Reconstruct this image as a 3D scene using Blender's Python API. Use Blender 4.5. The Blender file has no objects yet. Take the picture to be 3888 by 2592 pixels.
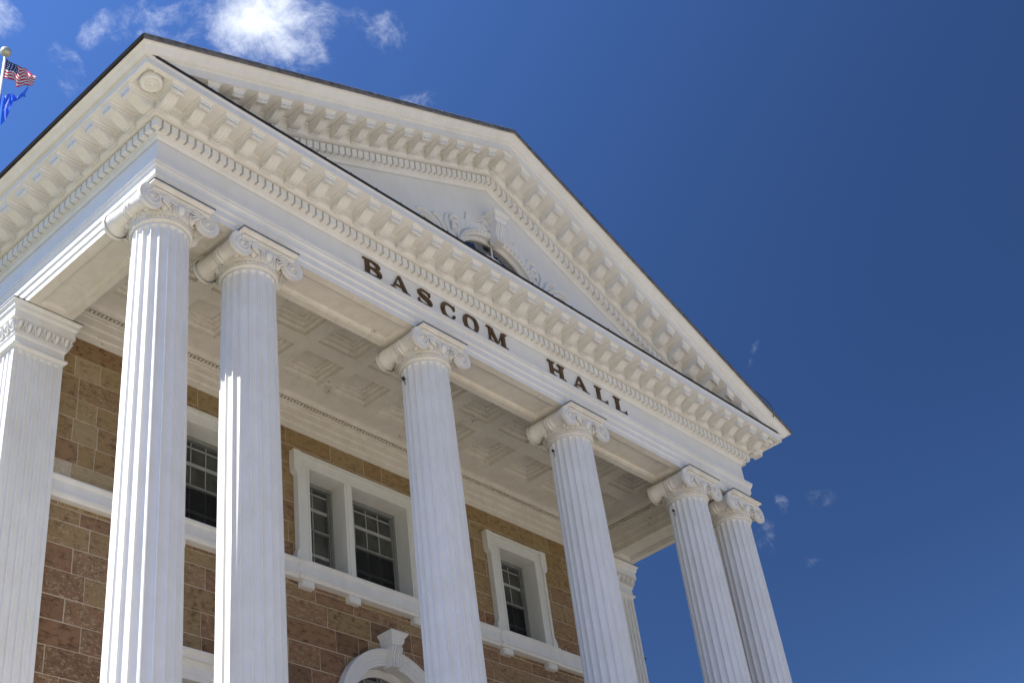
import bpy, math, random
from mathutils import Vector, Matrix
random.seed(7)
S = bpy.context.scene
COL = S.collection
sin, cos, pi, sqrt = math.sin, math.cos, math.pi, math.sqrt
# ------------------------------------------------------------------ camera
cam = bpy.data.cameras.new("camera"); camo = bpy.data.objects.new("camera", cam); COL.objects.link(camo)
camo.location = (-7.7231, -11.5678, -13.0801)
camo.rotation_mode = 'XYZ'; camo.rotation_euler = (2.2078, 0.1210, -0.8284)
cam.sensor_width = 36; cam.lens = 5.1152 * 36000 / 3888; cam.clip_start = 0.1; cam.clip_end = 3000
S.camera = camo
# ------------------------------------------------------------------ light
SUN_EL, SUN_PHI = math.radians(53.2), math.radians(28)      # phi: from -X towards +Y
sund = Vector((-cos(SUN_PHI) * cos(SUN_EL), sin(SUN_PHI) * cos(SUN_EL), sin(SUN_EL)))
sl = bpy.data.lights.new("sun", 'SUN'); sl.energy = 5.0; sl.angle = math.radians(0.5); sl.color = (1, .95, .88)
so = bpy.data.objects.new("sun", sl); COL.objects.link(so); so.rotation_euler = sund.to_track_quat('Z', 'Y').to_euler()
so.location = (-30, 10, 40)
wd = bpy.data.worlds.new("World"); S.world = wd; wd.use_nodes = True
def sky_world():
    nt = wd.node_tree; N, L = nt.nodes, nt.links; N.clear()
    out = N.new('ShaderNodeOutputWorld'); bg = N.new('ShaderNodeBackground')
    sky = N.new('ShaderNodeTexSky'); sky.sky_type = 'NISHITA'; sky.sun_disc = False
    sky.sun_elevation = SUN_EL; sky.sun_rotation = math.atan2(sund.x, sund.y)
    sky.altitude = 300; sky.air_density = 1.0; sky.dust_density = 0.15; sky.ozone_density = 2.2
    bg.inputs[1].default_value = SKY_STRENGTH
    tc = N.new('ShaderNodeTexCoord')
    def vm(op, a, b=None):
        n = N.new('ShaderNodeVectorMath'); n.operation = op
        for i, v in enumerate((a, b)):
            if v is None: continue
            if hasattr(v, 'links'): L.new(v, n.inputs[i])
            else: n.inputs[i].default_value = v
        return n
    def ma(op, a, b=None, c=None, clamp=False):
        n = N.new('ShaderNodeMath'); n.operation = op; n.use_clamp = clamp
        for i, v in enumerate((a, b, c)):
            if v is None: continue
            if hasattr(v, 'links'): L.new(v, n.inputs[i])
            else: n.inputs[i].default_value = v
        return n.outputs[0]
    d = tc.outputs['Generated']
    nw = N.new('ShaderNodeTexNoise'); nw.inputs['Scale'].default_value = 11; nw.inputs['Detail'].default_value = 6
    L.new(d, nw.inputs['Vector'])
    w = vm('SUBTRACT', nw.outputs['Color'], (.5, .5, .5)); w2 = vm('SCALE', w.outputs[0]); w2.inputs[3].default_value = .05
    dd = vm('ADD', d, w2.outputs[0]).outputs[0]
    # each cloud: direction, long axis length, short axis length, tilt vector, density
    Z = Vector((0, 0, 1))
    tot = None
    for c, la, sa, ax, den in CLOUDS:
        c = Vector(c).normalized(); right = c.cross(Z).normalized(); up = right.cross(c)
        a = (right * cos(ax) + up * sin(ax)); b = (-right * sin(ax) + up * cos(ax))
        df = vm('SUBTRACT', dd, tuple(c)).outputs[0]
        x = vm('DOT_PRODUCT', df, tuple(a / la)).outputs['Value']; y = vm('DOT_PRODUCT', df, tuple(b / sa)).outputs['Value']
        r2 = ma('ADD', ma('MULTIPLY', x, x), ma('MULTIPLY', y, y))
        g = ma('MULTIPLY', ma('SUBTRACT', 1.0, r2, clamp=True), den)
        tot = g if tot is None else ma('MAXIMUM', tot, g)
    n1 = N.new('ShaderNodeTexNoise'); n1.inputs['Scale'].default_value = 30; n1.inputs['Detail'].default_value = 14
    n1.inputs['Roughness'].default_value = .68; n1.inputs['Distortion'].default_value = .15
    mpn = vm('MULTIPLY', dd, (1, 1, 1.25)); L.new(mpn.outputs[0], n1.inputs['Vector'])
    f = ma('ADD', tot, ma('MULTIPLY', ma('SUBTRACT', n1.outputs['Fac'], .5), 2.6))
    f = ma('MULTIPLY', f, ma('MULTIPLY', tot, 4.0, clamp=True))
    mr = N.new('ShaderNodeMapRange'); mr.interpolation_type = 'SMOOTHSTEP'
    mr.inputs['From Min'].default_value = .14; mr.inputs['From Max'].default_value = 1.7
    L.new(f, mr.inputs['Value'])
    mix = N.new('ShaderNodeMix'); mix.data_type = 'RGBA'
    L.new(mr.outputs[0], mix.inputs['Factor']); mix.inputs['B'].default_value = CLOUD_COL
    tint = N.new('ShaderNodeMix'); tint.data_type = 'RGBA'; tint.blend_type = 'MULTIPLY'; tint.inputs['Factor'].default_value = 1
    L.new(sky.outputs[0], tint.inputs['A']); tint.inputs['B'].default_value = SKY_TINT
    # clear-air darkening of the sky at right angles to the sun
    cs = vm('DOT_PRODUCT', d, tuple(sund)).outputs['Value']
    s2 = ma('SUBTRACT', 1.0, ma('MULTIPLY', cs, cs)); k = ma('SUBTRACT', 1.0, ma('MULTIPLY', ma('MULTIPLY', s2, s2), .745))
    dk = vm('SCALE', tint.outputs['Result']); L.new(k, dk.inputs[3])
    L.new(dk.outputs[0], mix.inputs['A'])
    L.new(mix.outputs['Result'], bg.inputs[0]); L.new(bg.outputs[0], out.inputs[0])
SKY_STRENGTH = 0.075
SKY_TINT = (.80, 1.16, 1.80, 1)
CLOUD_COL = (6.6, 7.0, 7.8, 1)
CLOUDS = [((.408, .487, .772), .044, .034, 0.0, 1.35), ((.412, .494, .766), .060, .048, 0.0, .80), ((.426, .502, .752), .034, .022, .9, .68), ((.392, .502, .772), .04, .02, 0, .62),
          ((.357, .530, .770), .058, .016, .20, .62), ((.330, .560, .760), .034, .016, .6, .52), ((.268, .608, .747), .026, .022, 0, .72),
          ((.322, .598, .734), .030, .014, -1.0, .40), ((.470, .441, .766), .040, .020, -.3, .38), ((.358, .545, .756), .042, .020, 0, .46),
          ((.512, .450, .730), .034, .014, 0, .34), ((.808, .366, .458), .018, .012, -.7, .23), ((.797, .390, .459), .010, .012, .5, .32),
          ((.796, .412, .441), .024, .020, -.8, .29), ((.821, .388, .419), .007, .010, 0, .24), ((.75, .37, .555), .020, .006, .9, .27)]
sky_world()
S.view_settings.view_transform = 'Standard'; S.view_settings.look = 'None'; S.view_settings.gamma = 1
S.view_settings.exposure = 1.14
S.cycles.max_bounces = 8; S.cycles.diffuse_bounces = 5; S.cycles.use_denoising = True
S.cycles.sample_clamp_indirect = 8

# ------------------------------------------------------------------ dimensions (metres; z = 0 is the underside of the architrave)
W, D = 14.5443, 3.5
CX = W / 2
PB = 0.7153
ZT, ZB = 1.5953, 1.4218
M_ = 0.4418
COLX = [0.3663, 1.8817, 5.4481, W - 5.4481, W - 1.8817, W - 0.3663]
YC = .3622
GZ, FZ = -14.7, -8.2
ROOT = Vector((CX, 3.0, GZ))

# ------------------------------------------------------------------ materials
def mat(name, col, rough=.6, metal=0, spec=.5):
    m = bpy.data.materials.new(name); m.use_nodes = True
    b = m.node_tree.nodes['Principled BSDF']; b.inputs['Base Color'].default_value = (*col, 1)
    b.inputs['Roughness'].default_value = rough; b.inputs['Metallic'].default_value = metal
    b.inputs['Specular IOR Level'].default_value = spec
    return m, m.node_tree, b
def node(nt, t, **k):
    n = nt.nodes.new(t)
    for a, v in k.items():
        if a in n.inputs: n.inputs[a].default_value = v
        else: setattr(n, a, v)
    return n
def ramp(nt, src, stops):
    r = nt.nodes.new('ShaderNodeValToRGB'); e = r.color_ramp.elements
    while len(e) < len(stops): e.new(.5)
    for q, (p, c) in zip(e, stops): q.position = p; q.color = (*c, 1)
    nt.links.new(src, r.inputs[0]); return r.outputs[0]
def paint(name, c0, c1, specks=False, streak=.35, boards=0):
    m, nt, b = mat(name, c0, .55, 0, .35); L = nt.links
    tc = node(nt, 'ShaderNodeTexCoord')
    mp = node(nt, 'ShaderNodeMapping'); mp.inputs['Scale'].default_value = (1, 1, streak); L.new(tc.outputs['Object'], mp.inputs[0])
    n = node(nt, 'ShaderNodeTexNoise', Scale=5.0, Detail=8.0, Roughness=.65); L.new(mp.outputs[0], n.inputs['Vector'])
    c = ramp(nt, n.outputs['Fac'], [(.35, c1), (.62, c0)])
    n3 = node(nt, 'ShaderNodeTexNoise', Scale=1.1, Detail=3.0); L.new(tc.outputs['Object'], n3.inputs['Vector'])
    x = node(nt, 'ShaderNodeMix', data_type='RGBA', blend_type='MULTIPLY'); x.inputs['Factor'].default_value = .5
    L.new(c, x.inputs['A']); L.new(ramp(nt, n3.outputs['Fac'], [(.35, (.93, .92, .89)), (.6, (1, 1, 1))]), x.inputs['B']); c = x.outputs['Result']
    if specks:
        v = node(nt, 'ShaderNodeTexNoise', Scale=26.0, Detail=4.0, Roughness=.7); L.new(tc.outputs['Object'], v.inputs['Vector'])
        v2 = node(nt, 'ShaderNodeTexNoise', Scale=2.3, Detail=2.0); L.new(tc.outputs['Object'], v2.inputs['Vector'])
        ad = node(nt, 'ShaderNodeMath', operation='ADD'); L.new(v.outputs['Fac'], ad.inputs[0]); L.new(v2.outputs['Fac'], ad.inputs[1])
        f = ramp(nt, ad.outputs[0], [(0.0, (0, 0, 0)), (1.0, (1, 1, 1))])
        mr = node(nt, 'ShaderNodeMapRange'); mr.inputs['From Min'].default_value = 1.25; mr.inputs['From Max'].default_value = 1.33
        mr.inputs['To Max'].default_value = .8; L.new(ad.outputs[0], mr.inputs['Value'])
        y = node(nt, 'ShaderNodeMix', data_type='RGBA'); L.new(mr.outputs[0], y.inputs['Factor']); L.new(c, y.inputs['A'])
        y.inputs['B'].default_value = (.16, .10, .055, 1); c = y.outputs['Result']
    L.new(c, b.inputs['Base Color'])
    bn = node(nt, 'ShaderNodeTexNoise', Scale=55.0, Detail=4.0); L.new(mp.outputs[0], bn.inputs['Vector'])
    bp = node(nt, 'ShaderNodeBump', Strength=.05, Distance=.01); L.new(bn.outputs['Fac'], bp.inputs['Height'])
    L.new(bp.outputs[0], b.inputs['Normal'])
    if boards:
        sx = node(nt, 'ShaderNodeSeparateXYZ'); L.new(tc.outputs['Object'], sx.inputs[0])
        mm = node(nt, 'ShaderNodeMath', operation='MULTIPLY'); mm.inputs[1].default_value = boards; L.new(sx.outputs[2], mm.inputs[0])
        fr = node(nt, 'ShaderNodeMath', operation='FRACT'); L.new(mm.outputs[0], fr.inputs[0])
        gt = node(nt, 'ShaderNodeMath', operation='GREATER_THAN'); gt.inputs[1].default_value = .05; L.new(fr.outputs[0], gt.inputs[0])
        b2 = node(nt, 'ShaderNodeBump', Strength=.5, Distance=.006); L.new(gt.outputs[0], b2.inputs['Height']); L.new(bp.outputs[0], b2.inputs['Normal'])
        L.new(b2.outputs[0], b.inputs['Normal'])
    return m
PAINT = paint('white_paint', (.775, .768, .745), (.73, .72, .69), streak=.5)
PAINT_C = paint('ceiling_paint', (.74, .71, .655), (.67, .63, .555), specks=True, streak=1)
PAINT_B = paint('board_paint', (.76, .75, .73), (.725, .715, .69), boards=7.5)
PAINT_W = paint('casing_paint', (.74, .74, .70), (.68, .68, .63))
PAINT_Y = paint('capital_paint', (.765, .745, .70), (.69, .655, .59), streak=1)
def metal(name, c, r=.5, mt=.3, var=.35):
    m, nt, b = mat(name, c, r, mt); L = nt.links
    tc = node(nt, 'ShaderNodeTexCoord'); n = node(nt, 'ShaderNodeTexNoise', Scale=9.0, Detail=6.0); L.new(tc.outputs['Object'], n.inputs['Vector'])
    L.new(ramp(nt, n.outputs['Fac'], [(.3, tuple(v * (1 - var) for v in c)), (.7, tuple(min(1, v * (1 + var)) for v in c))]), b.inputs['Base Color'])
    return m
ROOFM = metal('weathered_lead', (.13, .122, .115), .6, .1, .45)
FLASH = metal('dark_flashing', (.030, .024, .020), .5, .2)
EDGE = metal('black_gutter_edge', (.009, .008, .007), .95, 0)
BRONZE = metal('letter_bronze', (.13, .075, .032), .42, .65, .4)
GREY = metal('storm_frame_grey', (.24, .25, .235), .5, .2, .1)
SASH = metal('sash_paint', (.36, .37, .35), .55, 0, .06)
IRON = metal('dark_iron', (.04, .045, .045), .4, .5)
STEEL = metal('pole_white', (.72, .72, .70), .3, .1, .05)
BALLM = metal('ball_gold', (.62, .58, .44), .35, .4, .08)
def glassm(name, c, rough, ior=1.5):
    m, nt, b = mat(name, c, rough, 0, .5); L = nt.links; b.inputs['IOR'].default_value = ior
    tc = node(nt, 'ShaderNodeTexCoord'); n = node(nt, 'ShaderNodeTexNoise', Scale=3.0, Detail=2.0); L.new(tc.outputs['Object'], n.inputs['Vector'])
    bp = node(nt, 'ShaderNodeBump', Strength=.05, Distance=.02); L.new(n.outputs['Fac'], bp.inputs['Height']); L.new(bp.outputs[0], b.inputs['Normal'])
    L.new(ramp(nt, n.outputs['Fac'], [(.3, tuple(v * .6 for v in c)), (.7, tuple(v * 1.5 for v in c))]), b.inputs['Base Color'])
    return m
EDGE.node_tree.nodes['Principled BSDF'].inputs['Specular IOR Level'].default_value = .03
GLASS = glassm('window_glass', (.060, .062, .054), .05)
SCREEN = metal('insect_screen', (.012, .012, .012), .8, 0, .2); SCREEN.node_tree.nodes['Principled BSDF'].inputs['Alpha'].default_value = .48
GLASS_S = glassm('lunette_glass', (.008, .010, .018), .03, 3.2)
def stone_mat():
    m, nt, b = mat('sandstone_blocks', (.3, .2, .12), .9, 0, .2); L = nt.links
    at = node(nt, 'ShaderNodeAttribute', attribute_name='stone'); tc = node(nt, 'ShaderNodeTexCoord')
    sp = node(nt, 'ShaderNodeSeparateColor'); L.new(at.outputs['Color'], sp.inputs[0])
    base = ramp(nt, sp.outputs[0], [(0, (.20, .118, .066)), (.2, (.27, .150, .085)), (.42, (.31, .212, .110)), (.62, (.315, .212, .100)), (.8, (.345, .262, .140)), (1, (.47, .37, .235))])
    dark = ramp(nt, sp.outputs[0], [(0, (.085, .040, .022)), (.5, (.125, .070, .034)), (1, (.28, .20, .105))])
    lite = ramp(nt, sp.outputs[0], [(0, (.47, .345, .225)), (.6, (.50, .39, .235)), (1, (.55, .44, .30))])
    off = node(nt, 'ShaderNodeVectorMath', operation='ADD'); L.new(tc.outputs['Object'], off.inputs[0])
    sc = node(nt, 'ShaderNodeVectorMath', operation='SCALE'); sc.inputs[3].default_value = 40; L.new(at.outputs['Color'], sc.inputs[0]); L.new(sc.outputs[0], off.inputs[1])
    mp = node(nt, 'ShaderNodeMapping'); mp.inputs['Scale'].default_value = (1, 1, 1.7); L.new(off.outputs[0], mp.inputs[0])
    n1 = node(nt, 'ShaderNodeTexNoise', Scale=7.5, Detail=10.0, Roughness=.8, Distortion=.2); L.new(mp.outputs[0], n1.inputs['Vector'])
    n2 = node(nt, 'ShaderNodeTexNoise', Scale=15.0, Detail=9.0, Roughness=.80, Distortion=.3); L.new(mp.outputs[0], n2.inputs['Vector'])
    mr = node(nt, 'ShaderNodeMapRange'); mr.inputs['From Min'].default_value = .50; mr.inputs['From Max'].default_value = .60; L.new(n1.outputs['Fac'], mr.inputs['Value'])
    x = node(nt, 'ShaderNodeMix', data_type='RGBA'); L.new(mr.outputs[0], x.inputs['Factor']); L.new(base, x.inputs['A']); L.new(dark, x.inputs['B'])
    mr2 = node(nt, 'ShaderNodeMapRange'); mr2.inputs['From Min'].default_value = .50; mr2.inputs['From Max'].default_value = .62; L.new(n2.outputs['Fac'], mr2.inputs['Value'])
    k = node(nt, 'ShaderNodeMath', operation='MULTIPLY'); L.new(mr2.outputs[0], k.inputs[0]); L.new(sp.outputs[1], k.inputs[1])
    y = node(nt, 'ShaderNodeMix', data_type='RGBA'); L.new(k.outputs[0], y.inputs['Factor']); L.new(x.outputs['Result'], y.inputs['A']); L.new(lite, y.inputs['B'])
    L.new(y.outputs['Result'], b.inputs['Base Color'])
    bp = node(nt, 'ShaderNodeBump', Strength=.6, Distance=.02); L.new(n2.outputs['Fac'], bp.inputs['Height']); L.new(bp.outputs[0], b.inputs['Normal'])
    return m
STONE = stone_mat()
def noisy(name, c0, c1, scale, rough=.9):
    m, nt, b = mat(name, c0, rough, 0, .2); L = nt.links
    tc = node(nt, 'ShaderNodeTexCoord'); n = node(nt, 'ShaderNodeTexNoise', Scale=scale, Detail=8.0); L.new(tc.outputs['Object'], n.inputs['Vector'])
    L.new(ramp(nt, n.outputs['Fac'], [(.35, c0), (.65, c1)]), b.inputs['Base Color'])
    return m
MORTAR = noisy('mortar', (.46, .38, .28), (.56, .48, .37), 20)
GRASS = noisy('lawn', (.07, .085, .035), (.13, .12, .06), .6)
CONC = noisy('pale_concrete', (.35, .305, .24), (.43, .38, .305), .8)
def cloth(name, us):
    m, nt, b = mat(name, (.5, .5, .5), .6, 0, .3); L = nt.links
    uv = node(nt, 'ShaderNodeUVMap'); sx = node(nt, 'ShaderNodeSeparateXYZ'); L.new(uv.outputs[0], sx.inputs[0])
    def ma(op, a, b_=None):
        n = node(nt, 'ShaderNodeMath', operation=op)
        for i, v in enumerate((a, b_)):
            if v is None: continue
            if hasattr(v, 'links'): L.new(v, n.inputs[i])
            else: n.inputs[i].default_value = v
        return n.outputs[0]
    def mx(f, a, b_):
        n = node(nt, 'ShaderNodeMix', data_type='RGBA'); L.new(f, n.inputs['Factor'])
        for k, v in (('A', a), ('B', b_)):
            if hasattr(v, 'links'): L.new(v, n.inputs[k])
            else: n.inputs[k].default_value = (*v, 1)
        return n.outputs['Result']
    u, v = sx.outputs[0], sx.outputs[1]
    if us:
        st = ma('LESS_THAN', ma('FRACT', ma('MULTIPLY', v, 6.5)), .5)
        c = mx(st, (.88, .87, .86), (.72, .02, .035))
        can = ma('MULTIPLY', ma('LESS_THAN', u, .40), ma('GREATER_THAN', v, 6 / 13))
        fu = ma('SUBTRACT', ma('FRACT', ma('MULTIPLY', u, 15.0)), .5); fv = ma('SUBTRACT', ma('FRACT', ma('MULTIPLY', v, 9.3)), .5)
        star = ma('LESS_THAN', ma('ADD', ma('MULTIPLY', fu, fu), ma('MULTIPLY', fv, fv)), .07)
        c = mx(can, c, mx(star, (.02, .03, .14), (.75, .75, .78)))
    else:
        du = ma('SUBTRACT', u, .30); dv = ma('SUBTRACT', v, .5)
        r = ma('LESS_THAN', ma('ADD', ma('MULTIPLY', du, ma('MULTIPLY', du, 30.0)), ma('MULTIPLY', dv, ma('MULTIPLY', dv, 18.0))), .55)
        nz = node(nt, 'ShaderNodeTexNoise', Scale=18.0); L.new(uv.outputs[0], nz.inputs['Vector'])
        c = mx(ma('MULTIPLY', r, ma('GREATER_THAN', nz.outputs['Fac'], .56)), (.08, .24, .92), (.75, .68, .55))
    L.new(c, b.inputs['Base Color'])
    tr = node(nt, 'ShaderNodeBsdfTranslucent'); L.new(c, tr.inputs[0]); ms = node(nt, 'ShaderNodeMixShader'); ms.inputs[0].default_value = .6
    L.new(b.outputs[0], ms.inputs[1]); L.new(tr.outputs[0], ms.inputs[2]); L.new(ms.outputs[0], nt.nodes['Material Output'].inputs[0])
    return m
FLAG_US, FLAG_BL = cloth('striped_cloth', True), cloth('blue_cloth', False)

# ------------------------------------------------------------------ mesh helpers
class MB:
    def __init__(s): s.v = []; s.f = []; s.sm = []; s.mi = []
    def add(s, vs, fs, smooth=False, mi=0):
        o = len(s.v); s.v += [tuple(v) for v in vs]
        for f in fs: s.f.append(tuple(i + o for i in f)); s.sm.append(smooth); s.mi.append(mi)
    def box(s, x0, x1, y0, y1, z0, z1, mi=0):
        s.add([(x, y, z) for x in (x0, x1) for y in (y0, y1) for z in (z0, z1)],
              [(0, 1, 3, 2), (4, 6, 7, 5), (0, 4, 5, 1), (2, 3, 7, 6), (0, 2, 6, 4), (1, 5, 7, 3)], False, mi)
    def grid(s, rows, closed_u=False, closed_v=False, smooth=True, mi=0):
        nr, nc = len(rows), len(rows[0]); fs = []
        for i in range(nr - (0 if closed_v else 1)):
            for j in range(nc - (0 if closed_u else 1)):
                a, b = i * nc + j, i * nc + (j + 1) % nc; c, d = ((i + 1) % nr) * nc + (j + 1) % nc, ((i + 1) % nr) * nc + j
                fs.append((a, b, c, d))
        s.add([p for r in rows for p in r], fs, smooth, mi)
    def prism(s, poly, f, a, b, smooth=False, mi=0):        # poly of 2D points; f(p, t) -> 3D
        n = len(poly); vs = [f(p, a) for p in poly] + [f(p, b) for p in poly]
        s.add(vs, [tuple(range(n))[::-1], tuple(range(n, 2 * n))] + [(i, (i + 1) % n, n + (i + 1) % n, n + i) for i in range(n)], smooth, mi)
    def lathe(s, prof, n, cx=0, cy=0, smooth=True, fr=None):      # prof: (r, z) ; fr maps (x,y,z)
        rows = []
        for r, z in prof:
            row = [(cx + r * cos(2 * pi * k / n), cy + r * sin(2 * pi * k / n), z) for k in range(n)]
            rows.append([fr(*q) for q in row] if fr else row)
        s.grid(rows, closed_u=True, smooth=smooth)
    def ball(s, c, rx, ry, rz, nu=10, nv=7, cut=None):
        rows = [[(c[0] + rx * sin(pi * i / nv) * cos(2 * pi * k / nu), c[1] + ry * sin(pi * i / nv) * sin(2 * pi * k / nu), c[2] + rz * cos(pi * i / nv)) for k in range(nu)] for i in range(nv + 1)]
        s.grid(rows, closed_u=True)
    def tube(s, pts, rad, n=6, sq=(1, 1), ref=Vector((0, 1, 0))):   # swept tube; cross-section flattened by sq along ref
        rows = []; P = [Vector(p) for p in pts]
        for i, p in enumerate(P):
            t = (P[min(i + 1, len(P) - 1)] - P[max(i - 1, 0)]).normalized()
            a = t.cross(ref)
            a = a.normalized() if a.length > 1e-4 else t.orthogonal().normalized()
            b = t.cross(a).normalized(); r = rad[i] if isinstance(rad, (list, tuple)) else rad
            rows.append([tuple(p + a * (r * sq[0] * cos(2 * pi * k / n)) + b * (r * sq[1] * sin(2 * pi * k / n))) for k in range(n)])
        s.grid(rows, closed_u=True)
        s.add(rows[0], [tuple(range(n))]); s.add(rows[-1], [tuple(range(n))[::-1]])
    def mesh(s, name, mats, recalc=True):
        me = bpy.data.meshes.new(name); me.from_pydata(s.v, [], s.f)
        for m in (mats if isinstance(mats, (list, tuple)) else [mats]): me.materials.append(m)
        me.polygons.foreach_set('use_smooth', s.sm); me.polygons.foreach_set('material_index', s.mi); me.update()
        if recalc:
            import bmesh
            bm = bmesh.new(); bm.from_mesh(me); bmesh.ops.recalc_face_normals(bm, faces=bm.faces); bm.to_mesh(me); bm.free()
        return me
def link(name, data, parent=None):
    o = bpy.data.objects.new(name, data); COL.objects.link(o)
    if parent is not None: o.parent = parent
    return o
def thing(name, label, cat, loc, group=None):
    o = link(name, None); o.location = loc; o['label'] = label; o['category'] = cat
    if group: o['group'] = group
    return o
def part(name, mb, m, par, world=True, label=None):
    """a part whose mesh is in world coordinates; par is the thing's Empty or a part"""
    o = link(name, mb.mesh(name, m) if isinstance(mb, MB) else mb, par)
    if par is HALL and world: o.location = -ROOT
    if label: o['label'] = label
    return o
def arris(o, w=.006, seg=1):
    b = o.modifiers.new('edge', 'BEVEL'); b.width = w; b.segments = seg; b.limit_method = 'ANGLE'; b.angle_limit = math.radians(40)

HALL = thing('hall_building', 'white columned stone hall with a pedimented portico, sunlit on its left edge', 'building', ROOT)

# ------------------------------------------------------------------ setting
def sheet(name, x0, x1, y0, y1, z, m, kind='structure'):
    mb = MB(); mb.add([(x0, y0, z), (x1, y0, z), (x1, y1, z), (x0, y1, z)], [(0, 1, 2, 3)])
    o = link(name, mb.mesh(name, m)); o['kind'] = kind; return o
sheet('ground', -900, 900, -900, 900, GZ, GRASS)
sheet('plaza', -40, 50, -70, 0, GZ + .004, CONC)

# ------------------------------------------------------------------ plan sweeps
def u_path(o, yb):                                     # U-shaped line round the portico at offset o
    return [(-o, yb), (-o, -o), (W + o, -o), (W + o, yb)]
def sweep_u(mb, prof, yb, smooth=False):
    rows = [[(x, y, z) for x, y in u_path(o, yb)] for o, z in prof]
    mb.grid(rows, smooth=smooth)
def sweep_ring(mb, prof, x0, x1, y0, y1, inward=False):
    sg = -1 if inward else 1
    rows = [[(x0 - sg * o, y0 - sg * o, z), (x1 + sg * o, y0 - sg * o, z), (x1 + sg * o, y1 + sg * o, z), (x0 - sg * o, y1 + sg * o, z)] for o, z in prof]
    mb.grid(rows, closed_u=True, smooth=False)
def ogee(o0, z0, o1, z1, n=6, kind='s'):
    out = []
    for i in range(n + 1):
        t = i / n
        if kind == 's': o = o0 + (o1 - o0) * (t - sin(2 * pi * t) / (2 * pi) * .9); z = z0 + (z1 - z0) * t
        elif kind == 'r': o = o0 + (o1 - o0) * sin(t * pi / 2); z = z0 + (z1 - z0) * (1 - cos(t * pi / 2))   # ovolo
        else: o = o0 + (o1 - o0) * (1 - cos(t * pi / 2)); z = z0 + (z1 - z0) * sin(t * pi / 2)              # cove
        out.append((o, z))
    return out
YB = 9.0
ENT = link('entablature', None, HALL); ENT.location = -ROOT
# architrave
a = MB()
prof = [(.0, -.0), (0, .085)] + ogee(0, .085, .024, .115, 4) + [(.024, .205)] + ogee(.024, .205, .05, .245, 4) + [(.05, .325)] + \
    [(.056, .33)] + ogee(.056, .345, .085, .395, 6, 's') + [(.085, .425), (.10, .428), (.10, .475), (0, .49)]
sweep_u(a, prof, YB)
part('architrave', a, PAINT, ENT)
f = MB(); sweep_u(f, [(0, .488), (0, .955)], YB)
f.box(2.783, 2.789, -.0025, 0, .50, .935)
part('frieze', f, PAINT_B, ENT)
# dentil band with its mouldings
DW, DP = .105, .1403
band = [(0, .93)] + ogee(.0, .935, .045, .985, 4, 'r') + [(.055, .985), (.055, 1.0), (.075, 1.003), (.075, 1.20), (.17, 1.20)] + ogee(.17, 1.205, .235, 1.25, 5, 'r') + [(.245, 1.25), (.245, 1.275)]
d = MB(); sweep_u(d, band, YB)
def dentils(mb, f):
    pass
nf = round((W + .26) / DP); st = (W + .26 + .0) / nf
d0 = -.16
n = int(round((W + .32 - DW) / DP)); st = (W + .32 - DW) / n
for i in range(n + 1):
    x = -.16 + i * st; d.box(x, x + DW, -.16, -.07, 1.02, 1.165)
    if i < n: d.box(x + DW, x + st, -.10, -.07, 1.10, 1.165)
for sx in (0, 1):
    for i in range(1, int((YB + .1) / DP)):
        y = -.16 + i * DP; x0, x1 = ((-.16, -.07) if sx == 0 else (W + .07, W + .16)); d.box(x0, x1, y, y + DW, 1.02, 1.165)
        x0, x1 = ((-.10, -.07) if sx == 0 else (W + .07, W + .10)); d.box(x0, x1, y - DP + DW, y, 1.10, 1.165)
part('dentil_band', d, PAINT, ENT)
# cornice: soffit with a sunk square at each front corner, corona and side gutter moulding
c = MB()
sweep_u(c, [(.24, 1.25), (.24, 1.388)] + ogee(.24, 1.388, .275, ZB, 4, 'r'), YB)
RPROF_TOP = [(.722, 1.832), (.738, 1.836), (.738, 1.860), (.748, 1.862)] + [(.748 + (.878 - .748) * t, 1.862 + .118 * (t - .14 * sin(2 * pi * t))) for t in (0, .12, .25, .38, .5, .62, .75, .88, 1)] + [(.886, 1.982), (.886, 2.0)]
REDGE = [(.886, 2.0), (.905, 1.998), (.912, 2.03), (.912, 2.08), (.895, 2.108), (.85, 2.115)]
# side coronas and gutters take the height the raking moulding has at the corner
sidep = [(PB, ZB), (PB, 1.50)] + [(o, z - M_ * o) for o, z in RPROF_TOP]
for s in (0, 1):
    X = (lambda o: -o) if s == 0 else (lambda o: W + o)
    c.grid([[(X(o), -o, z), (X(o), YB, z)] for o, z in sidep], smooth=False)
# front corona
c.grid([[(-o, -o, z), (W + o, -o, z)] for o, z in [(PB, ZB), (PB, 1.535), (PB + .006, 1.54), (PB + .014, 1.56), (PB + .014, 1.575), (PB - .01, 1.58)]], smooth=False)
# soffit sheets
def sheet_holes(mb, x0, x1, y0, y1, z, holes, mi=0):
    xs = sorted(set([x0, x1] + [q for h in holes for q in (h[0], h[1])])); ys = sorted(set([y0, y1] + [q for h in holes for q in (h[2], h[3])]))
    for xa, xb in zip(xs, xs[1:]):
        for ya, yb in zip(ys, ys[1:]):
            mx, my = (xa + xb) / 2, (ya + yb) / 2
            if any(h[0] < mx < h[1] and h[2] < my < h[3] for h in holes): continue
            mb.add([(xa, ya, z), (xb, ya, z), (xb, yb, z), (xa, yb, z)], [(0, 1, 2, 3)], False, mi)
def recess(mb, h, steps):
    rows = [[(h[0] + i, h[2] + i, z), (h[1] - i, h[2] + i, z), (h[1] - i, h[3] - i, z), (h[0] + i, h[3] - i, z)] for i, z in steps]
    mb.grid(rows, closed_u=True, smooth=False); mb.add(rows[-1], [(0, 1, 2, 3)])
hl = (-.635, -.285, -.635, -.285); hr = (W + .285, W + .635, -.635, -.285)
sheet_holes(c, -PB, W + PB, -PB, -.24, ZB, [hl, hr])
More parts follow.
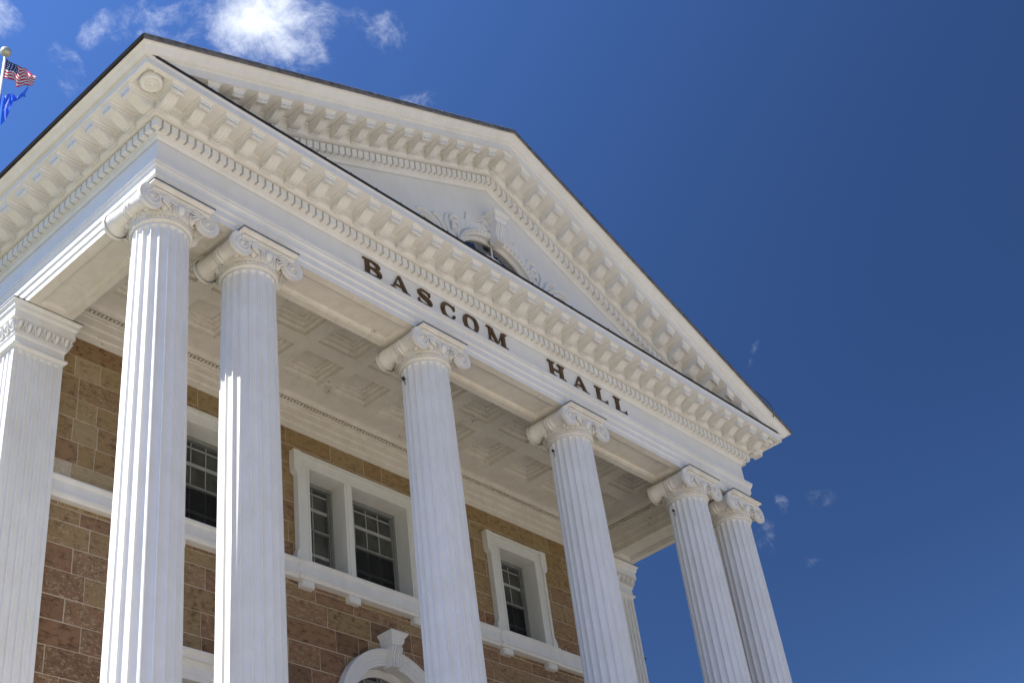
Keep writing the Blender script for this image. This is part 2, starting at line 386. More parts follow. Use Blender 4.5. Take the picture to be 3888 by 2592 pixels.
for h in (hl, hr): recess(c, h, [(0, ZB), (0, ZB + .02), (.015, ZB + .022), (.03, ZB + .045), (.045, ZB + .05), (.045, ZB + .07)])
sheet_holes(c, -PB, -.24, -.24, YB, ZB, []); sheet_holes(c, W + .24, W + PB, -.24, YB, ZB, [])
CORN = part('cornice', c, PAINT, ENT)
fl = MB()
fl.grid([[(-PB - .02, -PB - .028, z), (W + PB + .02, -PB - .028, z)] for z in (1.577, 1.620)] + [[(-PB - .02, -PB, 1.628), (W + PB + .02, -PB, 1.628)], [(-.3, 0, 1.70), (W + .3, 0, 1.70)]], smooth=False)
fl.add([(-PB - .02, -PB - .028, 1.577), (W + PB + .02, -PB - .028, 1.577), (W + PB + .02, -PB + .02, 1.577), (-PB - .02, -PB + .02, 1.577)], [(0, 1, 2, 3)])
for k in range(27):
    x = .35 + k * .531
    fl.add([(x - .006, -PB - .03, 1.61), (x + .016, -PB - .03, 1.61), (x + .012, -PB - .03, 1.643), (x - .006, -PB - .005, 1.61), (x + .016, -PB - .005, 1.61), (x + .012, -PB - .012, 1.648)], [(0, 1, 2), (3, 5, 4), (0, 3, 4, 1), (1, 4, 5, 2), (0, 2, 5, 3)])
part('flashing', fl, FLASH, ENT)
# rosettes
rp = [(0, 1.345), (.022, 1.348), (.03, 1.362), (.05, 1.368), (.058, 1.358), (.075, 1.358), (.083, 1.372), (.105, 1.376), (.115, 1.362), (.14, 1.36), (.155, 1.372), (.158, 1.40), (.15, 1.49)]
for x in (-.45, W + .45):
    r = MB(); r.lathe(rp, 32, x, -.45); part('rosette', r, PAINT, ENT)
# modillions (local: x across, y = -o outwards, z)
def modillion(shear=0):
    mb = MB(); zb = ZB
    sh = lambda x, y, z: (x, y, z + shear * x)
    def bx(hw, yo, z0, z1):
        vs = [sh(x, y, z) for x in (-hw, hw) for y in (-yo, -.24) for z in (z0, z1)]
        mb.add(vs, [(0, 1, 3, 2), (4, 6, 7, 5), (0, 4, 5, 1), (2, 3, 7, 6), (0, 2, 6, 4), (1, 5, 7, 3)])
    bx(.122, .682, zb - .018, zb + .004)
    # crown ovolo
    rows = []
    for t in (0, .25, .5, .75, 1):
        e = .016 * (1 - cos(t * pi / 2)); hw = .118 - .02 * sin(t * pi / 2); z = zb - .018 - .03 * t; yo = .678 - .022 * sin(t * pi / 2)
        rows.append([sh(-hw, -.24, z), sh(-hw, -yo, z), sh(hw, -yo, z), sh(hw, -.24, z)])
    mb.grid(rows, smooth=False)
    bx(.099, .660, zb - .066, zb - .048)
    rows = []
    for t in (0, .5, 1):
        hw = .099 - .010 * t; z = zb - .066 - .018 * t; yo = .660 - .012 * t
        rows.append([sh(-hw, -.24, z), sh(-hw, -yo, z), sh(hw, -yo, z), sh(hw, -.24, z)])
    mb.grid(rows, smooth=False)
    low = [(.642, -.084), (.647, -.112), (.641, -.134), (.624, -.146), (.604, -.143), (.588, -.132), (.568, -.124), (.542, -.122), (.512, -.129), (.482, -.143), (.452, -.162), (.422, -.182), (.392, -.200), (.362, -.213), (.33, -.220), (.30, -.219), (.27, -.211), (.24, -.196)]
    slabs = [(-.089, -.072, .002), (-.072, -.062, -.005), (-.062, -.030, .002), (-.030, -.022, -.004), (-.022, .022, .003), (.022, .030, -.004), (.030, .062, .002), (.062, .072, -.005), (.072, .089, .002)]
    for a_, b_, e in slabs:
        poly = [(.24, -.05)] + [(.64 + e, -.05)] + [(o + (e if k < 4 else 0), z - e) for k, (o, z) in enumerate(low)]
        mb.prism(poly, lambda p, t: sh(t, -p[0], zb + p[1]), a_, b_, False)
    for sx in (-1, 1):
        for (o, z, r) in ((.305, -.160, .050), (.618, -.116, .024)):
            for rr, e in ((r, .008), (r * .55, .014)):
                n = 12; vs = [sh(sx * (.089 + q), -(o + rr * cos(2 * pi * k / n)), zb + z + rr * sin(2 * pi * k / n)) for q in (0, e) for k in range(n)]
                mb.add(vs, [tuple(range(n, 2 * n))] + [(k, (k + 1) % n, n + (k + 1) % n, n + k) for k in range(n)])
    # foot against the band
    bx(.10, .262, zb - .228, zb - .195)
    return mb.mesh('modillion', PAINT)
MOD = modillion()
def put(name, data, par, loc, rz=0):
    o = link(name, data, par); o.location = loc; o.rotation_euler = (0, 0, rz); return o
for i in range(33): put('modillion', MOD, ENT, (CX + (i - 16) * .4628, 0, 0))
for k in range(13):
    y = -.135 + k * .438
    put('modillion', MOD, ENT, (0, y, 0), -pi / 2); put('modillion', MOD, ENT, (W, y, 0), pi / 2)
# soffit of the architrave with sunk panels, inner faces
b = MB(); BX, BY = .7523, .7344
holes = []
for i in range(5):
    x0, x1 = COLX[i] + .57, COLX[i + 1] - .57
    if x1 - x0 > .2: holes.append((x0, x1, .13, .615))
sheet_holes(b, 0, W, 0, BY, 0, holes)
shl = (.15, .635, 1.0, 3.08); shr = (W - .635, W - .15, 1.0, 3.08)
sheet_holes(b, 0, BX, BY, D, 0, [shl]); sheet_holes(b, W - BX, W, BY, D, 0, [shr])
for h in holes + [shl, shr]: recess(b, h, [(0, 0), (0, .012), (.012, .014), (.03, .02), (.05, .045), (.06, .05), (.06, .06)])
part('soffit', b, PAINT_C, ENT)

# ------------------------------------------------------------------ ceiling
CZ = .70
cl = MB()
inner = [(0, 0), (0, .12), (.022, .14), (.022, .27), (.045, .29), (.045, .44), (.06, .455), (.06, .50), (.085, .505), (.085, .525), (.01, .527), (.01, .607)] + ogee(.08, .61, .17, CZ, 6, 'c')
X0, X1, Y0, Y1 = BX, W - BX, BY, D - .02
rows = [[(X0 + o, Y1 - o, z), (X0 + o, Y0 + o, z), (X1 - o, Y0 + o, z), (X1 - o, Y1 - o, z)] for o, z in inner]
cl.grid(rows, smooth=False)
wallp = [(0, .035), (.02, .035), (.02, .15), (.032, .165), (.05, .17), (.05, .29), (.062, .31), (.08, .315), (.08, .44), (.095, .455), (.095, .50), (.12, .505), (.12, .525), (.04, .527), (.04, .607)] + ogee(.115, .61, .19, CZ, 6, 'c')
cl.grid([[(BX, D - o, z), (W - BX, D - o, z)] for o, z in wallp], smooth=False)
cof = []
for k in range(-5, 6):
    x = CX + k * 1.1135
    for y in (1.60, 2.592): cof.append((x - .4175, x + .4175, y - .356, y + .356))
sheet_holes(cl, BX + .1, W - BX - .1, BY + .1, D - .1, CZ, cof)
stp = [(0, CZ), (0, .768), (.022, .768), (.050, .790), (.056, .792), (.056, .828), (.090, .828), (.090, .836), (.112, .852), (.116, .853), (.116, .880), (.150, .880), (.156, .896), (.182, .898), (.182, .925)]
for h in cof: recess(cl, h, stp)
# rope moulding: rows of slanted beads
def bead(mb, c, t, L=.040, r=.024):
    t = Vector(t); q = (t * .75 + Vector((0, 0, .66))).normalized()
    sd = q.cross(Vector((t.y, -t.x, 0)).normalized()).normalized(); nn = q.cross(sd)
    rows = []
    for i in range(6):
        a_ = pi * i / 5
        rows.append([tuple(Vector(c) + q * (L * cos(a_)) + (sd * cos(2 * pi * k / 6) + nn * sin(2 * pi * k / 6)) * (r * sin(a_) + .0005)) for k in range(6)])
    mb.grid(rows, closed_u=True)
x = BX + .1
while x < W - BX - .1: bead(cl, (x, D - .102, .567), (1, 0, 0)); x += .074
y = BY + .1
while y < D - .14:
    for X in (BX + .067, W - BX - .067): bead(cl, (X, y, .567), (0, 1, 0))
    y += .066
part('coffered_ceiling', cl, PAINT_C, HALL)

# ------------------------------------------------------------------ columns
def shaft_mesh():
    mb = MB(); NF, SG = 20, 10
    zt, z0 = -.47, -7.86
    # rows from the top down
    zs = []
    ft = -.515; fw = .5 * .105
    zs = [(zt, 0), (ft, 0)] + [(ft - fw * (1 - cos(t * pi / 2)), 1) for t in (.18, .35, .5, .65, .8, 1)] + [(-.8, 1), (-1.2, 1)] + [(-1.2 - k * .5, 1) for k in range(1, 13)] + [(-7.62, 1), (-7.66, 1), (-7.70, 0), (z0, 0)]
    rows = []
    for z, fl_ in zs:
        t = (z + 1.15) / (-8 + 1.15)                           # 0 at top, 1 at bottom
        R = .3883 + (.4418 - .3883) * max(-.1, t) ** 1 if t > 0 else .3883 + (.4418 - .3883) * t
        if t > 0: R = .3883 + .0535 * (t ** .85)
        row = []
        for k in range(NF):
            for j in range(SG):
                u = j / SG                                     # 0..1 across one flute pitch; fillet for u<.18
                ang = 2 * pi * (k + u) / NF - pi / NF * .18
                dpt = 0
                if fl_ and u > .11:
                    w = (u - .555) / .445
                    hw = 1.0
                    if z > ft - fw: hw = sqrt(max(0, 1 - ((fw - (ft - z)) / fw) ** 2))
                    if abs(w) < hw: dpt = .040 * hw * sqrt(max(0, 1 - (w / hw) ** 2))
                r = R - dpt
                row.append((r * cos(ang), r * sin(ang), z))
        rows.append(row)
    mb.grid(rows, closed_u=True, smooth=False)
    return mb.mesh('column_shaft', PAINT)
def capital_mesh():
    mb = MB()
    # abacus
    ab = [(.0, -.082), (.445, -.074), (.452, -.066)] + ogee(.455, -.062, .498, -.040, 5, 's') + [(.503, -.038), (.503, -.010)]
    yb = -.362
    for lim, o_ in ((yb, 0), (.43, .075)):
        ya0 = .535 - .503
        rows = [[(-(o - o_), lim, z), (-(o - o_), -(o + ya0) if o_ == 0 else yb, z), (o - o_, -(o + ya0) if o_ == 0 else yb, z), (o - o_, lim, z)] for o, z in ab[1:]]
        mb.grid(rows, closed_u=True, smooth=False)
    mb.add([(-.43, yb, -.082), (.43, yb, -.082), (.43, .43, -.082), (-.43, .43, -.082)], [(0, 1, 2, 3)])
    mb.add([(-.445, yb, -.082), (.445, yb, -.082), (.445, -.477, -.082), (-.445, -.477, -.082)], [(0, 1, 2, 3)])
    # metal cap on the part that stands clear of the architrave
    mb.box(-.512, .512, -.545, yb - .001, -.0095, .002, 1)
    # echinus, bead row and necking ring
    mb.lathe([(.388, -.50), (.388, -.478), (.40, -.476), (.418, -.470), (.424, -.458), (.418, -.446), (.402, -.440), (.402, -.425), (.412, -.422), (.412, -.395), (.402, -.390), (.41, -.37), (.432, -.33), (.452, -.28), (.462, -.22), (.455, -.17), (.42, -.14)], 48)
    for k in range(44):
        a_ = 2 * pi * k / 44; mb.ball((.415 * cos(a_), .415 * sin(a_), -.409), .018, .018, .016, 6, 4)
    for k in range(12):
        a_ = 2 * pi * k / 12 - pi / 2; ca, sa = cos(a_), sin(a_)
        # egg
        rows = []
        for i in range(7):
            f_ = pi * i / 6; rz = .088 * cos(f_); rr = .064 * sin(f_) * (1 + .18 * cos(f_))
            lean = .448 + .36 * (rz) * .5
            rows.append([((lean + .9 * rr * cos(q)) * ca - rr * sin(q) * sa, (lean + .9 * rr * cos(q)) * sa + rr * sin(q) * ca, -.268 + rz) for q in [2 * pi * m_ / 10 for m_ in range(10)]])
        mb.grid(rows, closed_u=True)
        # shell round the egg and dart beside it
        pts = []
        for i in range(13):
            f_ = pi * (-.08 + 1.16 * i / 12)
            t_ = .090 * cos(f_); zz = -.262 - .118 * sin(f_); lean = .472 + .36 * (zz + .268) * .5
            pts.append((lean * ca - t_ * sa, lean * sa + t_ * ca, zz))
        mb.tube(pts, .009, 5, ref=Vector((ca, sa, 0)))
        b_ = a_ + pi / 12; mb.tube([(.478 * cos(b_), .478 * sin(b_), -.19), (.462 * cos(b_), .462 * sin(b_), -.28), (.43 * cos(b_), .43 * sin(b_), -.37)], [.012, .010, .003], 5, ref=Vector((cos(b_), sin(b_), 0)))
    for sy in (-1, 1):
        # canalis between the volutes
        rows = []
        for t in (0, .2, .4, .6, .8, 1):
            y_ = .452 - .012 * sin(t * pi); rows.append([(-.47, sy * y_, -.10 - .075 * t), (-.2, sy * y_, -.10 - .095 * t), (0, sy * y_, -.10 - .105 * t), (.2, sy * y_, -.10 - .095 * t), (.47, sy * y_, -.10 - .075 * t)])
        mb.grid(rows)
        mb.add([(-.47, sy * .453, -.06), (.47, sy * .453, -.06), (.47, sy * .453, -.10), (-.47, sy * .453, -.10)], [(0, 1, 2, 3)])
        mb.tube([(-.46, sy * .448, -.092), (.46, sy * .448, -.092)], .022, 6)
        mb.tube([(-.36, sy * .45, -.178), (-.18, sy * .456, -.196), (0, sy * .458, -.205), (.18, sy * .456, -.196), (.36, sy * .45, -.178)], .014, 6)
        for sx in (-1, 1):
            X, Z = sx * .46, -.232
            n = 36
            rim = [(X + .194 * cos(2 * pi * k / n), Z + .196 * sin(2 * pi * k / n)) for k in range(n)]
            for q0, q1 in ((.385, .436),): mb.add([(x, sy * q0, z) for x, z in rim] + [(x, sy * q1, z) for x, z in rim], [tuple(range(n, 2 * n))] + [(k, (k + 1) % n, n + (k + 1) % n, n + k) for k in range(n)], False)
            # spiral band
            pts, rad = [], []
            for i in range(78):
                th = i / 77 * 2 * pi * 2.45; r_ = .163 * math.exp(-.118 * th) ; aa = pi / 2 + sx * -th * -1
                aa = pi / 2 + sx * th
                pts.append((X + r_ * cos(aa), sy * .438, Z + .002 + r_ * sin(aa) * 1.03)); rad.append(.024 * math.exp(-.07 * th))
            mb.tube(pts, rad, 7, sq=(1, .60), ref=Vector((0, 1, 0)))
            mb.ball((X, sy * .440, Z + .004), .034, .026, .034, 12, 8)
            # palmette leaves springing from the volute towards the middle
            for j in range(4):
                a0 = -.55 + j * .33
                pts = [(X - sx * (.155 + .0 * j), sy * .462, Z - .015 + .022 * j)]
                for t in (.35, .7, 1): pts.append((X - sx * (.155 + .14 * t * cos(a0 * .8) ), sy * (.474 - .01 * t), Z - .015 + .022 * j + .12 * t * sin(a0) - .03 * t * t))
                mb.tube(pts, [.012, .022, .018, .005], 6)
    for sx in (-1, 1):                                        # balusters: side rolls
        X, ZT_ = sx * .46, -.046; pr = []
        for y_, r_ in [(-.41, .176), (-.40, .176), (-.385, .174), (-.37, .170), (-.32, .150), (-.26, .134), (-.19, .128), (-.12, .124), (-.075, .122), (-.07, .134), (-.055, .138), (-.042, .134), (-.038, .128), (-.028, .130), (-.02, .142), (0, .148), (.02, .142), (.028, .130), (.038, .128), (.042, .134), (.055, .138), (.07, .134), (.075, .122), (.12, .124), (.19, .128), (.26, .134), (.32, .150), (.37, .170), (.385, .174), (.40, .176), (.41, .176)]: pr.append((r_, y_))
        rows = []
        for r_, y_ in pr:
            n = 32; row = []
            for k in range(n):
                q = 2 * pi * k / n; leaf = 1 + (.028 * abs(cos(4 * q)) if .09 < abs(y_) < .38 else 0); Z = ZT_ - r_
                row.append((X + r_ * leaf * cos(q) * 1.0, y_, Z + r_ * leaf * sin(q)))
            rows.append(row)
        mb.grid(rows, closed_u=True)
    return mb.mesh('capital', [PAINT_Y, FLASH])
def colbase_mesh():
    mb = MB(); mb.box(-.62, .62, -.62, .62, FZ, FZ + .14)
    mb.lathe([(.5, FZ + .14), (.58, FZ + .15), (.60, FZ + .19), (.57, FZ + .225), (.52, FZ + .23), (.50, FZ + .25), (.52, FZ + .27), (.54, FZ + .29), (.52, FZ + .32), (.47, FZ + .33), (.46, FZ + .36), (.44, FZ + .37)], 40)
    return mb.mesh('column_base', PAINT)
SH, CA, BA = shaft_mesh(), capital_mesh(), colbase_mesh()
clab = ['outermost left fluted column, its left flutes in full sun', 'second fluted column from the left, sunlit only below the shadow line']
for i, x in enumerate(COLX):
    o = link('column', SH, HALL); o.location = Vector((x, YC, 0)) - ROOT
    if i < 2: o['label'] = clab[i]
    link('capital', CA, o); link('column_base', BA, o)

# ------------------------------------------------------------------ corner pilasters
def pilaster(x0, x1, y0, y1):
    mb = MB(); NF = 6
    def face(p0, p1, nrm):                                       # fluted face from p0 to p1 (plan)
        L_ = Vector(p1) - Vector(p0); nrm = Vector(nrm)
        ft = -.77; us = [0]; e = .055; pit = (1 - 2 * e) / NF
        for k in range(NF):
            a_ = e + k * pit + pit * .14; b_ = e + (k + 1) * pit - pit * .14
            us += [a_ + (b_ - a_) * t for t in (0, .04, .14, .3, .5, .7, .86, .96, 1)]
        us.append(1); wf = pit * .72 * L_.length / 2
        zs = [(-.73, 0), (ft, 0)] + [(ft - wf * (1 - cos(t * pi / 2)), 1) for t in (.2, .4, .6, .8, 1)] + [(-3, 1), (-5.5, 1), (-7.6, 1), (-7.62, 0), (FZ, 0)]
        rows = []
        for z, f_ in zs:
            row = []
            for idx, u in enumerate(us):
                dp = 0
                if f_ and 0 < idx < len(us) - 1:
                    t = ((idx - 1) % 9); w = [-1, -.92, -.72, -.4, 0, .4, .72, .92, 1][t]; hw = 1
                    if z > ft - wf: hw = sqrt(max(0, 1 - ((wf - (ft - z)) / wf) ** 2))
                    if abs(w) < hw: dp = .032 * hw * sqrt(max(0, 1 - (w / hw) ** 2))
                q = Vector(p0) + L_ * u - nrm * dp; row.append((q.x, q.y, z))
            rows.append(row)
        mb.grid(rows, smooth=False)
    face((x0, y0), (x1, y0), (0, -1)); face((x0, y1), (x0, y0), (-1, 0)); face((x1, y0), (x1, y1), (1, 0))
    prof = [(0, -.74), (.012, -.74), (.03, -.725), (.048, -.71), (.05, -.69), (.04, -.672), (.012, -.668), (.012, -.655), (.006, -.65), (.006, -.535), (.02, -.525), (.03, -.51), (.03, -.485), (.022, -.48)] + ogee(.03, -.47, .10, -.285, 7, 'c') + [(.112, -.285), (.112, -.262), (.105, -.26), (.105, -.15), (.112, -.145), (.135, -.115), (.135, -.07)] + ogee(.135, -.07, .165, -.03, 4, 's') + [(.172, -.028), (.172, -.006), (.0, -.006)]
    sweep_ring(mb, prof, x0, x1, y0, y1)
    # egg and dart round the cap
    def run(p0, p1, nrm):
        p0, p1, nrm = Vector(p0), Vector(p1), Vector(nrm); L_ = (p1 - p0).length; n = max(3, round(L_ / .155)); t = (p1 - p0).normalized()
        for k in range(n):
            c_ = p0 + t * ((k + .5) * L_ / n)
            rows = []
            for i in range(7):
                f_ = pi * i / 6; zz = .075 * cos(f_); rr = .043 * sin(f_) * (1 + .18 * cos(f_))
                ln = .062 + zz * .45
                rows.append([tuple(Vector((c_.x, c_.y, -.375 + zz)) + Vector((nrm.x, nrm.y, 0)) * (ln + .8 * rr * cos(q)) + Vector((t.x, t.y, 0)) * (rr * sin(q))) for q in [2 * pi * m_ / 8 for m_ in range(8)]])
            mb.grid(rows, closed_u=True)
            pts = []
            for i in range(11):
                f_ = pi * (-.12 + 1.24 * i / 10); zz = -.365 - .098 * sin(f_)
                pts.append(tuple(Vector((c_.x, c_.y, zz)) + Vector((t.x, t.y, 0)) * (.063 * cos(f_)) + Vector((nrm.x, nrm.y, 0)) * (.085 + (zz + .375) * .45)))
            mb.tube(pts, .010, 5, ref=Vector((nrm.x, nrm.y, 0)))
            if k < n - 1 or True:
                c2 = p0 + t * ((k + 1) * L_ / n)
                mb.tube([tuple(Vector((c2.x, c2.y, -.31)) + Vector((nrm.x, nrm.y, 0)) * .10), tuple(Vector((c2.x, c2.y, -.46)) + Vector((nrm.x, nrm.y, 0)) * .04)], [.013, .004], 5)
    e = .06
    run((x0 - e, y0), (x1 + e, y0), (0, -1)); run((x0, y1), (x0, y0 - e), (-1, 0)); run((x1, y0 - e), (x1, y1), (1, 0))
    mb.add([(x0 - .18, y0 - .18, -.005), (x1 + .18, y0 - .18, -.005), (x1 + .18, y1 + .18, -.005), (x0 - .18, y1 + .18, -.005)], [(0, 1, 2, 3)], False, 1)
    mb.add([(x - .0, y, z) for z in (-.005, .006) for x, y in ((x0 - .18, y0 - .18), (x1 + .18, y0 - .18), (x1 + .18, y1 + .18), (x0 - .18, y1 + .18))], [(0, 1, 5, 4), (1, 2, 6, 5), (2, 3, 7, 6), (3, 0, 4, 7)], False, 1)
    return mb
for x0, x1 in ((-.035, .765), (W - .765, W + .035)):
    part('pilaster', pilaster(x0, x1, 3.31, 4.11), [PAINT, FLASH], HALL)

# ------------------------------------------------------------------ stone wall
openings = []          # x0, x1, z0, z1
TRI = (5.60, W - 5.60, -2.545, -.715)
SGL = [(10.42, 11.48, -2.545, -.735)]; SGL.insert(0, (W - SGL[0][1], W - SGL[0][0], -2.545, -.735))
openings += [TRI] + SGL
AZ, AR0, AR1 = -4.876, .93, 1.20
openings += [(CX - 1.06, CX + 1.06, AZ, AZ + .4), (CX - .9, CX + .9, AZ + .4, AZ + .7), (CX - .64, CX + .64, AZ + .7, AZ + .95), (CX - 1.06, CX + 1.06, FZ, AZ)]
LW = [(3.05, 4.05), (W - 4.05, W - 3.05)]
openings += [(a_, b_, -7.3, -5.05) for a_, b_ in LW]
def stone_wall():
    mb = MB(); cols = []
    zc = [.10, -.302, -.673, -1.067, -1.429, -1.822, -2.198, -2.60, -2.95, -3.176 - .0, -3.545, -3.93, -4.325, -4.682, -5.057, -5.46, -5.84, -6.22, -6.6, -7.0, -7.4, -7.8, -8.2, -8.6, -9.0]
    rnd = random.Random(21)
    fixed = {-.302: [1.08], -1.067: [1.168, 1.508], -1.822: [1.24, 1.52], -2.198: [1.9], -3.176: [1.534], -3.545: [1.292], -3.93: [1.51], -4.325: [1.227], -4.682: [1.509], -2.95: [1.36]}
    def q(x0, x1, z0, z1, c, y=D):
        g = .0085; y = D - rnd.uniform(0, .004)
        if x1 - x0 < .02 or z1 - z0 < .02: return
        j = [rnd.uniform(-.004, .004) for _ in range(8)]
        x0 += g; x1 -= g; z0 += g; z1 -= g
        o = len(mb.v)
        mb.add([(x0 + j[0], y, z0 + j[1]), (x1 + j[2], y, z0 + j[3]), (x1 + j[4], y, z1 + j[5]), (x0 + j[6], y, z1 + j[7]),
                (x0, y + .02, z0), (x1, y + .02, z0), (x1, y + .02, z1), (x0, y + .02, z1)], [(0, 1, 2, 3), (0, 4, 5, 1), (1, 5, 6, 2), (2, 6, 7, 3), (3, 7, 4, 0)])
        cols.extend([c] * 5)
    for r, (zt, zb) in enumerate(zip(zc, zc[1:])):
        fx = fixed.get(zt, [])
        x = -.0 + rnd.uniform(-.5, 0) if not fx else fx[0] - rnd.uniform(.6, 1.0)
        cuts = [x]
        for q_ in fx: cuts.append(q_)
        while cuts[-1] < W: cuts.append(cuts[-1] + rnd.choice([.45, .5, .62, .75, .85, .95, 1.1, 1.25]) * rnd.uniform(.92, 1.08))
        for xa, xb in zip(cuts, cuts[1:]):
            xa, xb = max(xa, .0), min(xb, W)
            if xb - xa < .05: continue
            u = rnd.random()
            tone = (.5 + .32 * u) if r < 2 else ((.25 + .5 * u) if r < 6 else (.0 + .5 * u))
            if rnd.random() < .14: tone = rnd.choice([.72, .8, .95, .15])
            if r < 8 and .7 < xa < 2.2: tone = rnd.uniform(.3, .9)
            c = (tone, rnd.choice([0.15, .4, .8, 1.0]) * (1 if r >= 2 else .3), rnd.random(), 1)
            # subtract openings
            rects = [(xa, xb, zb, zt)]
            for o in openings:
                nr = []
                for a_, b_, z0, z1 in rects:
                    if b_ <= o[0] or a_ >= o[1] or z1 <= o[2] or z0 >= o[3]: nr.append((a_, b_, z0, z1)); continue
                    if a_ < o[0]: nr.append((a_, o[0], z0, z1))
                    if b_ > o[1]: nr.append((o[1], b_, z0, z1))
                    m0, m1 = max(a_, o[0]), min(b_, o[1])
                    if z1 > o[3]: nr.append((m0, m1, o[3], z1))
                    if z0 < o[2]: nr.append((m0, m1, z0, o[2]))
                rects = nr
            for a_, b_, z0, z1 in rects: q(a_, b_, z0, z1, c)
    nb = len(mb.f)
    # mortar bed behind the faces, with the same openings
    xs = sorted(set([0, W] + [q_ for o in openings for q_ in o[:2]])); zz = sorted(set([FZ - .4, .10] + [q_ for o in openings for q_ in o[2:]]))
    for xa, xb in zip(xs, xs[1:]):
        for za, zb in zip(zz, zz[1:]):
            mx, mz = (xa + xb) / 2, (za + zb) / 2
            if any(o[0] < mx < o[1] and o[2] < mz < o[3] for o in openings): continue
            mb.add([(xa, D + .003, za), (xb, D + .003, za), (xb, D + .003, zb), (xa, D + .003, zb)], [(0, 1, 2, 3)], False, 1)
    cols.extend([(.5, .5, .5, 1)] * (len(mb.f) - nb))
    # body of the block: sides, back
    def wall_quads(p0, p1):
        L_ = (Vector(p1) - Vector(p0)).length; t = (Vector(p1) - Vector(p0)) / L_
        z = .05; k = 0
        while z > GZ:
            z2 = max(GZ, z - .38); x = -rnd.uniform(0, .6)
            while x < L_:
                x2 = x + rnd.uniform(.5, 1.2); a_, b_ = max(0, x), min(L_, x2)
                A, B = Vector(p0) + t * (a_ + .006), Vector(p0) + t * (b_ - .006)
                mb.add([(A.x, A.y, z2 + .006), (B.x, B.y, z2 + .006), (B.x, B.y, z - .006), (A.x, A.y, z - .006)], [(0, 1, 2, 3)])
                cols.append((rnd.random() * .7, rnd.random(), rnd.random(), 1)); x = x2
            z = z2
    wall_quads((0.02, 22), (0.02, 4.1)); wall_quads((W - .02, 4.1), (W - .02, 22)); wall_quads((W, 22), (0, 22))
    n0 = len(mb.f)
    mb.add([(.03, 3.9, GZ), (.03, 22, GZ), (W - .03, 22, GZ), (W - .03, 3.9, GZ), (.03, 3.9, .1), (.03, 22, .1), (W - .03, 22, .1), (W - .03, 3.9, .1)],
           [(0, 1, 5, 4), (1, 2, 6, 5), (2, 3, 7, 6), (0, 3, 7, 4)], False, 1)
    cols.extend([(.5, .5, .5, 1)] * 4)
    me = mb.mesh('wall', [STONE, MORTAR], recalc=False)
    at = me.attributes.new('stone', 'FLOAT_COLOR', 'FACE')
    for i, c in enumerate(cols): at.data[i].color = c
    return me
part('wall', stone_wall(), None, HALL)

# ------------------------------------------------------------------ windows
def sash(mb, x0, x1, z0, z1, cols_, screen):
    """storm window in an opening: outer grey frame, rails and muntins; mi 0 grey, 1 sash paint"""
    y = 3.80
    fw = .055
    for (a_, b_, c_, d_) in ((x0, x0 + fw, z0, z1), (x1 - fw, x1, z0, z1), (x0 + fw, x1 - fw, z1 - fw - .02, z1), (x0 + fw, x1 - fw, z0, z0 + .04)): mb.box(a_, b_, y - .06, y + .02, c_, d_, 0)
    xi, xj = x0 + fw, x1 - fw; H = z1 - z0
    mb.box(xi, xi + .03, y - .035, y + .02, z0 + .04, z1 - .075, 0); mb.box(xj - .03, xj, y - .035, y + .02, z0 + .04, z1 - .075, 0)
    xi += .03; xj -= .03
    zm = z0 + H * .50
    mb.box(xi, xj, y - .045, y + .012, zm - .018, zm + .018, 0)
    for q_, th in (((.27, .030)), ((.75, .028))):
        z = z1 - H * q_
        mb.box(xi, xj, y - .012, y + .01, z - th, z + th, 1)
    for k in range(1, cols_):
        x = xi + (xj - xi) * k / cols_
        mb.box(x - .009, x + .009, y - .002, y + .008, z0 + .045, z1 - .08, 1)
    for fz in ((.09,) ):
        z = z1 - H * fz; mb.box(xi, xj, y - .002, y + .009, z - .02, z + .005, 1)
def casing_rect(mb, x0, x1, z0, z1, w, ears):
    y = D
    def fr(a, b_, c_, d_, yo): mb.box(a, b_, y - yo, y + .05, c_, d_)
    fr(x0 - w, x0, z0, z1, .09); fr(x1, x1 + w, z0, z1, .09); fr(x0 - w, x1 + w, z1, z1 + w, .092)
    # raised outer moulding and inner bead
    o = w - .05
    fr(x0 - w - .012, x0 - o, z0, z1 + w + .0, .118); fr(x1 + o, x1 + w + .012, z0, z1 + w, .118); fr(x0 - w - .014, x1 + w + .014, z1 + o, z1 + w + .014, .121)
    fr(x0 - .035, x0 + .004, z0, z1, .104); fr(x1 - .004, x1 + .035, z0, z1, .104); fr(x0 - .035, x1 + .035, z1 - .004, z1 + .035, .106)
    for sx, xe in ((-1, x0 - w - .014), (1, x1 + w + .014)):
        xa, xb = sorted((xe + sx * .075, xe - sx * .08))
        mb.box(xa, xb, y - .128, y + .05, z1 - .10, z1 + w + .022)
        poly = [(xe - sx * .05, z1 - .10), (xe + sx * .075, z1 - .10), (xe + sx * .06, z1 - .14), (xe + sx * .02, z1 - .175), (xe - sx * .0, z1 - .20), (xe - sx * .05, z1 - .20)]
        mb.prism(poly, lambda p, t: (p[0], t, p[1]), y - .126, y + .05)
        poly = [(xe - sx * .05, z0 + .22), (xe, z0 + .22), (xe + sx * .03, z0 + .17), (xe + sx * .055, z0 + .10), (xe + sx * .055, z0), (xe - sx * .05, z0)]
        mb.prism(poly, lambda p, t: (p[0], t, p[1]), y - .124, y + .05)
